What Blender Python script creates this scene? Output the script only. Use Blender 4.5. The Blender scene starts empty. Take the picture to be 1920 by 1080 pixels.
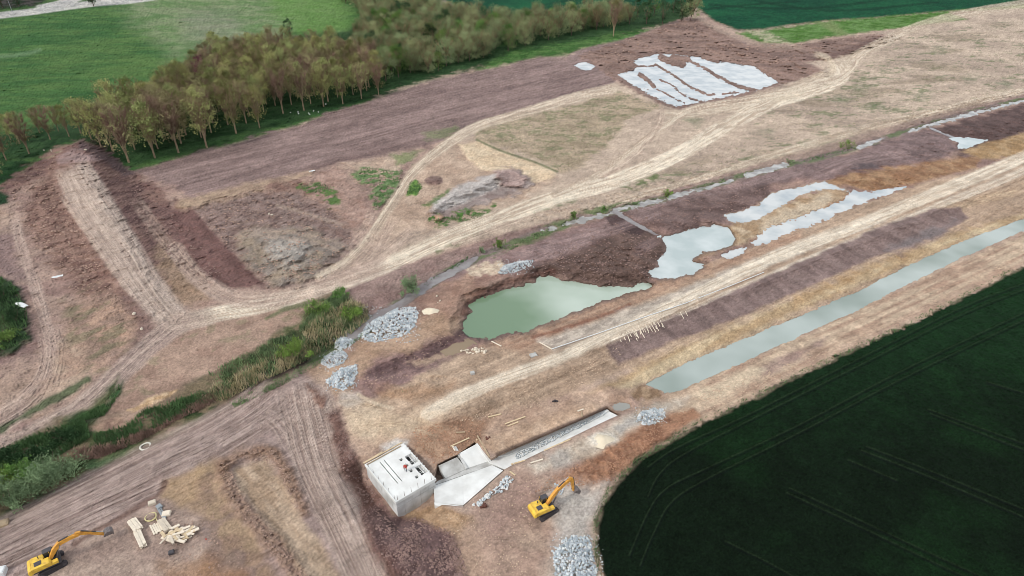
import bpy, bmesh, math, random
import numpy as np
from mathutils import Vector, Matrix
random.seed(7)
R = math.radians
sc = bpy.context.scene
col = sc.collection

# ------------------------------------------------------------------ camera, world, sun, exposure
CAM_H, PITCH, FPX = 75.0, R(32.3), 1207.0
cam = bpy.data.objects.new('camera', bpy.data.cameras.new('camera'))
col.objects.link(cam)
cam.location = (0, 0, CAM_H)
cam.rotation_euler = (R(90) - PITCH, 0, 0)
cam.data.sensor_width = 36
cam.data.lens = 36 * FPX / 1920
cam.data.clip_start = 1
cam.data.clip_end = 12000
sc.camera = cam

SUN_EL, SUN_AZ = 42, 232         # degrees; sun behind thin cloud, behind and left of the camera
w = bpy.data.worlds.new('World'); sc.world = w; w.use_nodes = True
nt = w.node_tree; nt.nodes.clear()
wo = nt.nodes.new('ShaderNodeOutputWorld'); bg = nt.nodes.new('ShaderNodeBackground')
sky = nt.nodes.new('ShaderNodeTexSky'); sky.sky_type = 'NISHITA'; sky.sun_disc = False
sky.sun_elevation = R(SUN_EL); sky.sun_rotation = R(SUN_AZ); sky.dust_density = 4; sky.air_density = 1.2
tc = nt.nodes.new('ShaderNodeTexCoord'); mp = nt.nodes.new('ShaderNodeMapping'); mp.inputs['Scale'].default_value = (2.2, 2.2, 5)
nz = nt.nodes.new('ShaderNodeTexNoise'); nz.inputs['Scale'].default_value = 1.6; nz.inputs['Detail'].default_value = 5
cr = nt.nodes.new('ShaderNodeValToRGB')
cr.color_ramp.elements[0].position = .35; cr.color_ramp.elements[0].color = (5.6, 6.1, 6.9, 1)
cr.color_ramp.elements[1].position = .65; cr.color_ramp.elements[1].color = (9.2, 9.4, 9.6, 1)
mx = nt.nodes.new('ShaderNodeMix'); mx.data_type = 'RGBA'; mx.inputs[0].default_value = .82   # overcast: cloud covers most of the sky
nt.links.new(tc.outputs['Generated'], mp.inputs[0]); nt.links.new(mp.outputs[0], nz.inputs[0]); nt.links.new(nz.outputs[0], cr.inputs[0])
nt.links.new(sky.outputs[0], mx.inputs[6]); nt.links.new(cr.outputs[0], mx.inputs[7]); nt.links.new(mx.outputs[2], bg.inputs[0])
nt.links.new(bg.outputs[0], wo.inputs[0]); bg.inputs[1].default_value = .1
sl = bpy.data.lights.new('sun', 'SUN'); sl.energy = 1.5; sl.angle = R(10); sl.color = (1, .96, .9)
so = bpy.data.objects.new('sun', sl); col.objects.link(so)
so.rotation_euler = (R(90 - SUN_EL), 0, R(180 - SUN_AZ))   # light travels away from the sun; so.location = (0, 0, 200)
sc.view_settings.view_transform = 'Standard'; sc.view_settings.look = 'None'
sc.view_settings.gamma = 1; sc.view_settings.use_curve_mapping = False
sc.view_settings.exposure = 0.48
sc.cycles.filter_width = .8
K = 1.22      # how bright a white horizontal surface renders; colours read off the photograph are divided by it

# ------------------------------------------------------------------ helpers
def S(c):
    a = np.array([int(c[i:i + 2], 16) for i in (0, 2, 4)]) / 255.0
    return (np.where(a <= .04045, a / 12.92, ((a + .055) / 1.055) ** 2.4) / K).astype(np.float32)

SP, CP = math.sin(PITCH), math.cos(PITCH)
def at(px, py, z=0.0):            # the point at height z seen at photograph pixel (px, py)
    dz = -SP + (540 - py) / FPX * CP
    t = (CAM_H - z) / -dz
    return Vector(((px - 960) / FPX * t, (CP + (540 - py) / FPX * SP) * t, z))

def tag(o, label=None, cat=None, group=None, kind=None):
    if label: o['label'] = label
    if cat: o['category'] = cat
    if group: o['group'] = group
    if kind: o['kind'] = kind
    return o

def empty(name, loc, rz=0, label=None, cat=None, group=None):
    o = bpy.data.objects.new(name, None); col.objects.link(o)
    o.location = loc; o.rotation_euler = (0, 0, rz); o.empty_display_size = .5
    return tag(o, label, cat, group)

# ------------------------------------------------------------------ value noise in ground metres
_rng = np.random.RandomState(3)
_TAB = _rng.rand(256, 256).astype(np.float32)
def vnoise(x, y, seed=0):
    x = x + seed * 17.31; y = y + seed * 9.77
    xi = np.floor(x); yi = np.floor(y)
    fx = (x - xi).astype(np.float32); fy = (y - yi).astype(np.float32)
    xi = xi.astype(np.int64) & 255; yi = yi.astype(np.int64) & 255
    x1 = (xi + 1) & 255; y1 = (yi + 1) & 255
    fx = fx * fx * (3 - 2 * fx); fy = fy * fy * (3 - 2 * fy)
    a = _TAB[yi, xi]; b = _TAB[yi, x1]; c = _TAB[y1, xi]; d = _TAB[y1, x1]
    return a + (b - a) * fx + (c - a) * fy + (a - b - c + d) * fx * fy

# the survey grid: every vertex is a ground point, denser where the ground is nearer
STEP = 1.45
PX = np.arange(-300, 2222, STEP, dtype=np.float64); PY = np.arange(-140, 1240, STEP, dtype=np.float64)
NX, NY = len(PX), len(PY)
U, V = np.meshgrid(PX, PY)
U = U.astype(np.float32); V = V.astype(np.float32)
_dz = -SP + (540 - V) / FPX * CP
_t = CAM_H / -_dz
X0 = (U - 960) / FPX * _t; Y0 = (CP + (540 - V) / FPX * SP) * _t
PPM = (FPX / _t).astype(np.float32)       # photograph pixels per metre across the view
H = np.zeros((NY, NX), np.float32)
COL = np.zeros((NY, NX, 3), np.float32)
WET = np.zeros((NY, NX), np.float32)
ROUGH = np.full((NY, NX), .5, np.float32)
ZONE = np.zeros((NY, NX), np.int8)
FULL = (slice(0, NY), slice(0, NX))

def fbm(sl, scale, seed=0, octv=3, ang=0.0, stretch=1.0):
    x = X0[sl]; y = Y0[sl]
    ca, sa = math.cos(ang), math.sin(ang)
    u = (x * ca + y * sa) / (scale * stretch); v = (-x * sa + y * ca) / scale
    s = 0; a = 1; tot = 0
    for i in range(octv):
        s = s + a * vnoise(u * 2 ** i, v * 2 ** i, seed + i * 5)
        tot += a; a *= .55
    return (s / tot).astype(np.float32)

def gang(a, b):                   # ground angle of the line through two photograph pixels
    d = at(*b) - at(*a)
    return math.atan2(d.y, d.x)

def sstep(x, a=0.0, b=1.0):
    t = np.clip((x - a) / (b - a), 0, 1)
    return t * t * (3 - 2 * t)

def smooth_pts(pts, n=8, closed=False):
    p = [np.array(q, float) for q in pts]; out = []
    m = len(p)
    rng = range(m) if closed else range(m - 1)
    for i in rng:
        if closed: a, b, c, d = p[i - 1], p[i], p[(i + 1) % m], p[(i + 2) % m]
        else: a, b, c, d = p[max(i - 1, 0)], p[i], p[i + 1], p[min(i + 2, m - 1)]
        for k in range(n):
            t = k / n
            out.append(.5 * ((2 * b) + (c - a) * t + (2 * a - 5 * b + 4 * c - d) * t * t + (3 * b - a - 3 * c + d) * t ** 3))
    if not closed: out.append(p[-1])
    return out

def box_slice(pts, margin):
    xs = [q[0] for q in pts]; ys = [q[1] for q in pts]
    i0 = max(0, int((min(xs) - margin - PX[0]) / STEP)); i1 = min(NX, int((max(xs) + margin - PX[0]) / STEP) + 2)
    j0 = max(0, int((min(ys) - margin - PY[0]) / STEP)); j1 = min(NY, int((max(ys) + margin - PY[0]) / STEP) + 2)
    return (slice(j0, max(j1, j0 + 1)), slice(i0, max(i1, i0 + 1)))

def sdf(pts, margin=40):          # signed distance in metres (inside positive) to an outline surveyed in photograph pixels
    sl = box_slice(pts, margin)
    u = U[sl]; v = V[sl]
    d2 = np.full(u.shape, 1e12, np.float32); ins = np.zeros(u.shape, bool)
    n = len(pts)
    for i in range(n):
        ax, ay = pts[i][:2]; bx, by = pts[(i + 1) % n][:2]
        ex, ey = bx - ax, by - ay
        wx = u - ax; wy = v - ay
        t = np.clip((wx * ex + wy * ey) / (ex * ex + ey * ey + 1e-9), 0, 1)
        d2 = np.minimum(d2, (wx - ex * t) ** 2 + (wy - ey * t) ** 2)
        if ay != by:
            c = ((ay <= v) != (by <= v)) & (u < (bx - ax) * (v - ay) / (by - ay) + ax)
            ins ^= c
    d = np.sqrt(d2)
    return sl, np.where(ins, d, -d) / PPM[sl]

def poly(pts, soft=.5, jit=.6, jscale=3.0, smooth=False, margin=40, seed=1):
    if smooth: pts = smooth_pts(pts, 6, True)
    sl, d = sdf(pts, margin)
    if jit: d = d + (fbm(sl, jscale, seed, 3) - .5) * 2 * jit
    return sl, sstep(d, -soft, soft)

def line(pts, width, soft=.3, jit=.2, jscale=2.0, smooth=True, seed=2, px=False):
    """stroke: pts may carry a third value = half width (m, or photograph px when px)"""
    q = [(p[0], p[1], p[2] if len(p) > 2 else width) for p in pts]
    if smooth: q = [tuple(a) for a in smooth_pts(q, 6)]
    mw = max(p[2] for p in q)
    sl = box_slice(q, (mw * (1 if px else 16)) + 40)
    u = U[sl]; v = V[sl]
    best = np.full(u.shape, 1e12, np.float32); wid = np.ones(u.shape, np.float32)
    side = np.zeros(u.shape, np.float32); arc = np.zeros(u.shape, np.float32); L = 0
    for i in range(len(q) - 1):
        ax, ay, aw = q[i]; bx, by, bw = q[i + 1]
        ex, ey = bx - ax, by - ay; ll = math.hypot(ex, ey) + 1e-9
        wx = u - ax; wy = v - ay
        t = np.clip((wx * ex + wy * ey) / (ll * ll), 0, 1)
        d2 = (wx - ex * t) ** 2 + (wy - ey * t) ** 2
        m = d2 < best
        best = np.where(m, d2, best); wid = np.where(m, aw + (bw - aw) * t, wid)
        side = np.where(m, np.sign(ex * wy - ey * wx), side); arc = np.where(m, L + ll * t, arc)
        L += ll
    ppm = PPM[sl]
    d = np.sqrt(best) / ppm
    hw = (wid / ppm if px else wid)
    e = hw - d
    if jit: e = e + (fbm(sl, jscale, seed, 2) - .5) * 2 * jit
    lat = side * d / np.maximum(hw, .01)
    return sl, sstep(e, -soft, soft), lat, d * side, arc / ppm

def paint(sl, m, c1, c2=None, n=None, a=1.0):
    c1 = S(c1)
    if c2 is not None:
        k = sstep(n, .3, .7)[..., None]
        c = c1 + (S(c2) - c1) * k
    else: c = c1
    mm = (m * a)[..., None]
    COL[sl] = COL[sl] * (1 - mm) + c * mm

def tone(sl, m, f):               # f = factor field (soil shade variation)
    COL[sl] *= (1 + (f - 1) * m)[..., None]

def hset(sl, m, h): H[sl] = H[sl] * (1 - m) + h * m
def hadd(sl, m, h): H[sl] += m * h
def zone(sl, m, z): ZONE[sl][m > .5] = z

def track(pts, width, c1, c2, a=.9, streaks=7, seed=5, depth=.05, soft=.5, px=True, jit=.25, lo=.83, hi=1.14, zn=None):
    sl, m, lat, d, s = line(pts, width, soft, jit, px=px, seed=seed)
    wv = (fbm(sl, 9, seed + 40, 2) - .5) * 3.0 + (vnoise(s / 16.0, s * 0 + 3, seed + 9) - .5) * 3
    st = vnoise(lat * streaks * .8 + wv + 50, s / 11.0, seed) * .45 + vnoise(lat * streaks * 2.1 - wv * 1.7 + 90, s / 6.0, seed + 3) * .3 + fbm(sl, 2.5, seed + 11, 3) * .25
    st = np.clip((st - .5) * 1.25 + .5, 0, 1)
    f2 = vnoise(lat * streaks * 5.5 + wv * 3 + 20, s / 5.0, seed + 6)
    st = np.clip(st * .72 + f2 * .28 + (f2 - .5) * .25, 0, 1)
    smax = float(s.max()) if s.size else 1
    m = m * sstep(s, 0, 5) * sstep(smax - s, 0, 5)
    paint(sl, m, c1, c2, st, a)
    tone(sl, m, lo + (hi - lo) * st)
    hadd(sl, m, (st - .5) * depth * 2)
    if zn is not None: zone(sl, m, zn)
    return sl, m
# ------------------------------------------------------------------ the ground, surveyed zone by zone
# general soil
n1 = fbm(FULL, 9, 1, 4); n2 = fbm(FULL, 2.2, 2, 3)
paint(FULL, np.ones_like(H), 'a88c7e', 'b59c8b', n1)
# ---- meadow, upper left
mead = [(-400, -160), (770, -160), (655, 20), (668, 60), (690, 90), (700, 190), (480, 262), (240, 330), (150, 262), (60, 330), (15, 380), (-10, 640), (-400, 700)]
mead[2:5] = [(800, -10), (860, 30), (700, 70)]
sl, m = poly(mead, 1, 1.5)
nA = fbm(sl, 40, 11, 3, R(10), 2); nB = fbm(sl, 5, 12, 4, R(5), 3)
paint(sl, m, '3d6a37', '5d7f42', nA * .45 + nB * .55); zone(sl, m, 1)
tone(sl, m, .78 + .44 * (fbm(sl, 1.6, 13, 3, 0, 2.5) * .6 + fbm(sl, 11, 19, 4, R(20), 1.6) * .4)); hadd(sl, m, (fbm(sl, 1.3, 14, 2, 0, 2.5) - .5) * .5)
# paler dry part of the meadow
sl, m = poly([(215, 10), (330, -60), (640, -60), (650, 60), (560, 70), (500, 110), (400, 120), (330, 110), (290, 80), (250, 50)], 9, 7, 30)
paint(sl, m, '6f8e57', '95a078', fbm(sl, 6, 15, 4, R(-30), 2), .75)
sl, m = poly([(340, 25), (440, 30), (455, 60), (380, 80), (350, 60)], 8, 6, 14)
paint(sl, m, '9a9288', None, None, .4)
sl, m = poly([(480, -40), (640, -40), (660, 60), (580, 75), (520, 40)], 8, 5, 20)
paint(sl, m, '66933f', None, None, .7)
sl, m, *_ = line([(-100, 112), (20, 104), (60, 98), (75, 93)], 1.0, .8, .4); paint(sl, m, '7e9a72', None, None, .5)
# grass below the plantation
sl, m = poly([(-300, 300), (60, 300), (150, 268), (235, 312), (340, 290), (520, 240), (600, 215), (720, 180), (800, 152), (950, 118), (1040, 105), (1160, 70), (1285, 38), (1310, 0), (1240, -20), (950, 30), (850, 10), (700, 20), (650, 60), (520, 70), (400, 100), (300, 170), (160, 220), (0, 250), (-300, 280)], 2, 2)
paint(sl, m, '2c4a29', '3c5a35', fbm(sl, 5, 17, 3)); zone(sl, m, 1)
hadd(sl, m, (fbm(sl, 2.0, 77, 3) - .5) * .6)
sl, m = poly([(960, 95), (1040, 85), (1150, 62), (1250, 50), (1290, 35), (1180, 75), (1080, 95), (1040, 108), (985, 115), (880, 140)], 2, 2)
paint(sl, m, '3f6a2f', '5b7f42', fbm(sl, 4, 18, 3))
sl, m = poly([(-300, 300), (60, 300), (130, 255), (70, 300), (20, 345), (0, 375), (-100, 480), (-300, 560)], 2, 2)
paint(sl, m, '1f3a22', '2c4f2b', fbm(sl, 4, 18, 3))
# ---- grey gravel roads far upper left
track([(-320, 75), (-100, 44), (0, 29), (60, 22), (130, 12), (190, 5), (250, 0), (330, -12)], 6, 'a9a8a4', 'c4c0b8', 1, 3, 21, .02, zn=2, jit=.1)
track([(62, 18), (110, 8), (150, -6), (190, -24)], 7, 'a4a3a0', 'bab6b0', 1, 3, 22, .02, zn=2, jit=.1)
sl, m = poly([(-300, 20), (-60, 20), (0, 18), (60, 12), (95, -2), (130, -20), (100, -100), (-300, -140)], 2, 2)
paint(sl, m, '24351f', '3a3330', fbm(sl, 8, 23, 3))
# ---- dark crop, top
cropA = [(700, -160), (740, -40), (800, -8), (846, 6), (872, 28), (935, 45), (985, 35), (1060, 22), (1290, 4), (1315, 20), (1340, 40), (1385, 58), (1440, 54), (1480, 47), (1560, 38), (1640, 34), (1790, 20), (1920, 11), (2300, -20), (2300, -160)]
sl, m = poly(cropA, 1.2, .8); paint(sl, m, '12432f', '1d5638', fbm(sl, 30, 25, 3) * .6 + fbm(sl, 3, 26, 3) * .4); zone(sl, m, 3)
hadd(sl, m, .5)
for pts in ([(840, 12), (950, 34), (1010, 16), (1120, 5), (1300, -14)], [(850, -2), (960, 20), (1060, 2), (1250, -18)], [(1330, 8), (1420, 15), (1540, 14), (1700, -6)], [(1400, -2), (1560, 20), (1760, 4)], [(1320, 18), (1390, 10), (1500, 2)]):
    sl, m, *_ = line(pts, .8, .5, .2); paint(sl, m, '0b2c20', None, None, .55)
# ---- light green strip beside it
sl, m = poly([(1380, 62), (1425, 80), (1490, 81), (1560, 68), (1650, 57), (1735, 47), (1818, 37), (1780, 24), (1925, 16), (2200, 0), (2200, -10), (1920, 9), (1785, 20), (1640, 33), (1560, 39), (1440, 56)], 1, 1)
paint(sl, m, '4f7a2c', '6f9550', fbm(sl, 5, 28, 3)); zone(sl, m, 1)
sl, m = poly([(1400, 58), (1430, 57), (1485, 80), (1440, 80)], 1.2, 1.6, 2); paint(sl, m, '9fa27c', 'b0a48c', fbm(sl, 2, 29, 2), .8)
sl, m = poly([(1530, 42), (1560, 40), (1590, 63), (1570, 65)], 1.2, 1.6, 2); paint(sl, m, '8f9a64', None, None, .6)
# ---- pale plateau, right
plat = [(1150, 152), (1270, 196), (1450, 160), (1550, 132), (1510, 116), (1640, 82), (1690, 70), (1640, 62), (1735, 47), (1820, 36), (1780, 22), (1925, 15), (2300, -5), (2300, 90), (1920, 172), (1700, 230), (1500, 288), (1280, 348), (1100, 398), (980, 430), (850, 468), (720, 505), (600, 545), (520, 560), (440, 560), (520, 530), (640, 500), (700, 440), (720, 380), (760, 330), (810, 285), (880, 240), (1000, 205), (1100, 178)]
sl, m = poly(plat, 1, 1)
paint(sl, m, 'ab9786', 'c0ab97', fbm(sl, 14, 31, 4, R(20), 1.5))
tone(sl, m, .9 + .2 * fbm(sl, 2.2, 32, 3, gang((1100, 395), (1700, 225)), 5))
# fan-shaped grassy part
fan = [(895, 238), (960, 215), (1060, 200), (1130, 180), (1165, 172), (1240, 200), (1175, 225), (1140, 270), (1090, 310), (1048, 330), (1040, 318), (960, 280), (890, 262)]
sl, m = poly(fan, 1, 1.5)
paint(sl, m, '9b8a72', 'b09c84', fbm(sl, 5, 33, 3, R(-10), 2))
g = sstep(fbm(sl, 3, 34, 5, R(15), 1.3) * .6 + fbm(sl, .9, 37, 3) * .4, .5, .66) * m; paint(sl, g, '66734c', None, None, .6)
# grass specks over the plateau
sl, m = poly([(1700, 60), (1925, 40), (2300, 20), (2300, 80), (1920, 165), (1500, 280), (1250, 345), (1190, 340), (1400, 250), (1480, 180), (1600, 130)], 4, 4)
g = sstep(fbm(sl, 4.5, 35, 4, R(10), 2.0) * .6 + fbm(sl, 1.1, 38, 3, R(10), 2) * .4, .53, .68) * m; paint(sl, g, '66724d', None, None, .75)
g = sstep(fbm(sl, 12, 36, 4, R(10), 2.4), .6, .72) * m; paint(sl, g, '83745e', None, None, .5)
for x, y in [(1730, 180), (1888, 158), (1820, 148), (1760, 92), (1580, 185), (1610, 165), (1430, 250), (1300, 225), (1640, 200), (1880, 210)]:
    sl, m = poly([(x - 16, y), (x - 4, y - 5), (x + 14, y - 2), (x + 8, y + 5), (x - 8, y + 5)], 2, 2.4, 3, seed=int(x)); paint(sl, m, '5b6f4d', None, None, .55)
# ---- the ploughed mauve strip
GA = gang((300, 340), (1000, 160))
strip = [(238, 325), (340, 292), (430, 270), (520, 243), (560, 236), (612, 212), (720, 182), (790, 157), (870, 137), (935, 126), (985, 112), (1012, 105), (1062, 108), (1090, 92), (1172, 74), (1290, 30), (1400, 78), (1400, 105), (1165, 150), (1100, 178), (1000, 202), (900, 232), (850, 255), (790, 278), (640, 305), (510, 345), (372, 382), (300, 360)]
sl, m = poly(strip, .8, 1.2)
st = fbm(sl, .9, 41, 3, GA, 14); st2 = fbm(sl, 6, 42, 3, GA, 3)
paint(sl, m, '7a6360', '927a75', st * .5 + st2 * .5); tone(sl, m, .9 + .22 * st); hadd(sl, m, (st - .5) * .35)
sl, m, lat, *_ = line([(520, 342), (640, 303), (760, 280), (800, 272)], 1.6, 1.2, .8); paint(sl, m, '6d5652', None, None, .5)
# ---- wet ground round the flooded plot
wet = [(1085, 105), (1170, 76), (1285, 33), (1312, 35), (1350, 58), (1400, 82), (1490, 85), (1560, 74), (1640, 64), (1690, 70), (1640, 86), (1560, 110), (1506, 117), (1552, 134), (1480, 154), (1450, 164), (1390, 182), (1320, 197), (1275, 205), (1225, 190), (1150, 150), (1120, 125)]
sl, m = poly(wet, .8, 1.4); paint(sl, m, '7c635a', '94786c', fbm(sl, 7, 43, 4, R(-20), 2)); hadd(sl, m, (fbm(sl, 3, 44, 4) - .4) * 1.5)
tone(sl, m, .88 + .24 * fbm(sl, 1.6, 45, 3, R(-30), 3))
sl, m = poly([(1480, 112), (1560, 100), (1640, 70), (1690, 70), (1640, 85), (1560, 110), (1508, 117)], 1, 1); paint(sl, m, '6e544d', None, None, .8); hadd(sl, m, .6)
sl, m, *_ = line([(1312, 36), (1360, 62), (1430, 84), (1500, 88)], 1.2, .8, .6); paint(sl, m, 'a38c7c', None, None, .7)
sl, m, *_ = line([(1350, 80), (1420, 98), (1500, 122), (1540, 133)], 2.5, 2, 1.2); hadd(sl, m, .7)
# ---- left works: general reddish soil
left = [(-320, 420), (0, 380), (20, 350), (60, 310), (150, 264), (200, 285), (250, 325), (330, 350), (372, 384), (520, 345), (640, 305), (700, 300), (740, 290), (780, 300), (730, 370), (710, 410), (700, 440), (660, 490), (600, 530), (420, 560), (340, 590), (270, 660), (170, 740), (0, 860), (-320, 1000)]
sl, m = poly(left, .8, 1.2)
paint(sl, m, '8f736a', 'a48a7c', fbm(sl, 6, 51, 4)); tone(sl, m, .86 + .28 * fbm(sl, 1.2, 52, 4)); hadd(sl, m, (fbm(sl, 1.8, 53, 4) - .5) * .7)
# end spoil of ramp (violet), both shoulders
sl, m = poly([(0, 350), (60, 305), (110, 278), (155, 260), (200, 278), (245, 325), (300, 350), (330, 400), (420, 520), (330, 560), (290, 520), (200, 380), (110, 320), (60, 340), (0, 375), (-60, 390), (-60, 365)], 1, 2)
paint(sl, m, '6b4f4b', '84665c', fbm(sl, 3.5, 54, 4)); hadd(sl, m, (fbm(sl, 2.2, 55, 4) - .45) * .9)
sl, m = poly([(150, 262), (205, 285), (250, 325), (235, 330), (190, 300), (150, 280)], .8, 1); paint(sl, m, '5d4650', None, None, .7)
sl, m = poly([(105, 292), (150, 282), (190, 302), (150, 305), (110, 310)], 1, 1.2); paint(sl, m, '9b8180', None, None, .7)
sl, m = poly([(60, 350), (95, 320), (130, 380), (180, 450), (240, 540), (260, 600), (235, 620), (160, 560), (90, 480), (40, 420)], 2, 2.4)
paint(sl, m, '73564d', '8f7063', fbm(sl, 2.6, 56, 4)); hadd(sl, m, (fbm(sl, 1.8, 57, 4) - .5) * .8)
# ramp body in relief
sl, m, lat, d, s = line([(148, 285, 45), (185, 360, 42), (235, 455, 40), (290, 545, 34), (335, 600, 26)], 40, 6.0, 0, px=True)
hh = np.clip((600 - V[sl]) / 300, 0, 1)
hadd(sl, m, 6.5 * hh)
# left lower basin with wheel tracks
sl, m = poly([(-320, 440), (0, 390), (40, 420), (60, 520), (80, 600), (110, 700), (60, 760), (-320, 960)], 2, 2)
paint(sl, m, '9c8272', 'a9907f', fbm(sl, 6, 58, 3))
sl, m = poly([(-40, 440), (20, 430), (60, 520), (40, 540), (-60, 520)], 3, 2.5); paint(sl, m, '7a6264', None, None, .7)
sl, m = poly([(-60, 560), (50, 540), (90, 640), (60, 680), (-60, 720)], 3, 2.5); paint(sl, m, '7b605e', '8a6f69', fbm(sl, 3, 59, 3), .8)
for k, (a, b) in enumerate([([(22, 390), (45, 480), (75, 570), (95, 640), (95, 700), (60, 760), (-40, 830)], 10), ([(60, 500), (80, 560), (95, 640)], 6)]):
    track(a, b, 'a88f83', 'bba496', .8, 5, 60 + k, .12, zn=4)
track([(86, 600), (100, 660), (90, 710), (60, 750), (0, 790), (-120, 860)], 24, '9d857b', 'bda697', .7, 9, 63, .12, zn=4)
sl, m = poly([(120, 570), (200, 545), (235, 555), (258, 610), (262, 640), (200, 690), (150, 700), (110, 640)], 2, 2.5)
paint(sl, m, '93796a', 'a98a76', fbm(sl, 4, 64, 3))
g = sstep(fbm(sl, 2.5, 65, 4, R(60), 2), .5, .62) * m; paint(sl, g, '6e6d50', None, None, .6)
sl, m = poly([(110, 640), (150, 640), (170, 720), (120, 760), (60, 780), (100, 700)], 2.4, 2.5); paint(sl, m, 'b8a08a', 'a98c78', fbm(sl, 3, 66, 3), .8)
sl, m = poly([(-80, 515), (0, 515), (30, 535), (52, 580), (56, 635), (35, 650), (0, 665), (-80, 690)], .8, 1.4); paint(sl, m, '22361f', '35472c', fbm(sl, 2.5, 67, 4)); hadd(sl, m, (fbm(sl, .8, 68, 3)) * .8)
sl, m = poly([(-80, 590), (5, 590), (20, 620), (0, 655), (-80, 690)], 1, 1.4); paint(sl, m, '5d5a42', None, None, .6)
sl, m = poly([(-80, 358), (0, 358), (18, 368), (12, 380), (-80, 400)], .8, 1); paint(sl, m, '27412a')
# shoulder right of ramp: paler track pair and violet face
sl, m = poly([(300, 440), (355, 490), (400, 545), (360, 590), (330, 570), (290, 500)], 2, 2); paint(sl, m, '9a7f66', 'a58a72', fbm(sl, 3, 70, 3), .8)
track([(248, 365), (300, 440), (350, 500), (395, 542), (440, 556)], 12, '947a6e', 'a78f80', .7, 5, 71, .12)
sl, m = poly([(328, 372), (358, 384), (390, 425), (445, 480), (500, 534), (470, 540), (425, 545), (395, 530), (350, 470), (320, 410)], .7, .8)
paint(sl, m, '664844', '755550', fbm(sl, 2.5, 72, 3, gang((360, 384), (500, 534)), 3))
# basin with grey soil heap
sl, m = poly([(358, 385), (420, 370), (470, 352), (560, 360), (620, 385), (660, 430), (662, 470), (620, 505), (560, 535), (500, 536), (440, 475)], .8, .8)
paint(sl, m, '776059', '8e7870', fbm(sl, 1.6, 73, 4)); hadd(sl, m, (fbm(sl, 2.0, 74, 4) - .5) * .9)
tone(sl, m, .9 + .2 * fbm(sl, .8, 75, 3))
sl, m = poly([(440, 430), (520, 425), (580, 430), (640, 465), (610, 505), (560, 530), (505, 533), (460, 490)], 1.5, 2)
paint(sl, m, '988874', '847a70', fbm(sl, 3, 76, 3), .85); hadd(sl, m, .8)
sl, m = poly([(500, 450), (560, 448), (590, 475), (560, 500), (500, 490)], 1.6, 2.0); paint(sl, m, '918c86', 'b3aaa0', fbm(sl, 1.5, 77, 3), .8); hadd(sl, m, .9 + .5 * fbm(sl, 1.5, 277, 3))
for p in ([(450, 440), (520, 445), (590, 455), (655, 480)], [(460, 432), (540, 436), (610, 448), (660, 470)], [(520, 385), (590, 405), (655, 425)]):
    sl, m, *_ = line(p, .5, .4, .3); paint(sl, m, 'a89484', None, None, .6)
# ridge between ploughed strip and basin
sl, m, lat, *_ = line([(340, 384), (400, 370), (460, 355), (520, 342), (580, 330)], 1.5, 1.2, .8); paint(sl, m, 'a08670', 'b49a80', fbm(sl, 2, 78, 3), .9); hadd(sl, m, .5)
sl, m = poly([(470, 352), (560, 335), (640, 312), (700, 400), (700, 430), (670, 440), (620, 390), (560, 362)], 1.4, 2)
paint(sl, m, '957669', 'a98c7e', fbm(sl, 4, 79, 3)); 
sl, m = poly([(500, 340), (560, 338), (610, 360), (560, 362), (505, 352)], 1, 2); paint(sl, m, '6a4b42', None, None, .6)
sl, m = poly([(560, 350), (600, 342), (625, 350), (640, 375), (620, 390), (600, 365), (570, 362)], .8, 1.5, 2); g = sstep(fbm(sl, 2, 80, 3), .45, .6) * m; paint(sl, g, '56703c')
sl, m = poly([(636, 312), (700, 300), (790, 278), (760, 300), (735, 345), (660, 320)], 1.4, 1.6); paint(sl, m, 'ab927f', 'b7a08c', fbm(sl, 3, 81, 3))
sl, m = poly([(735, 292), (790, 280), (770, 305), (745, 310)], 1, 1.5, 2); paint(sl, m, '6c8050', None, None, .7)
sl, m = poly([(790, 250), (860, 238), (850, 252), (800, 264)], 1, 1.5, 2); paint(sl, m, '748054', None, None, .65)
sl, m = poly([(655, 325), (690, 315), (755, 320), (752, 345), (730, 375), (705, 390), (690, 370), (700, 352), (670, 340)], .7, 1.3, 2); g = m * sstep(fbm(sl, 1.8, 182, 4), .36, .5); paint(sl, g, '4a6838', '71855a', fbm(sl, 2, 82, 3)); hadd(sl, m, .1)
hadd(sl, m, (fbm(sl, .9, 83, 2)) * .5)
# ---- middle ground between tracks
sl, m = poly([(720, 400), (760, 350), (800, 300), (860, 265), (890, 262), (1040, 318), (1050, 330), (960, 380), (880, 410), (760, 440), (690, 470)], 1.4, 2)
paint(sl, m, 'a98f7b', 'baa18c', fbm(sl, 4, 84, 3))
sl, m = poly([(860, 270), (900, 264), (1040, 318), (1048, 327), (1030, 335), (990, 345), (960, 320), (900, 320), (880, 300)], .7, .8); paint(sl, m, 'cbb293', 'd3bd9f', fbm(sl, 3, 85, 3)); hadd(sl, m, .35)
sl, m, *_ = line([(894, 262), (940, 283), (1000, 303), (1045, 322)], .35, .3, .1); paint(sl, m, '5f6a46', None, None, .8)
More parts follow.
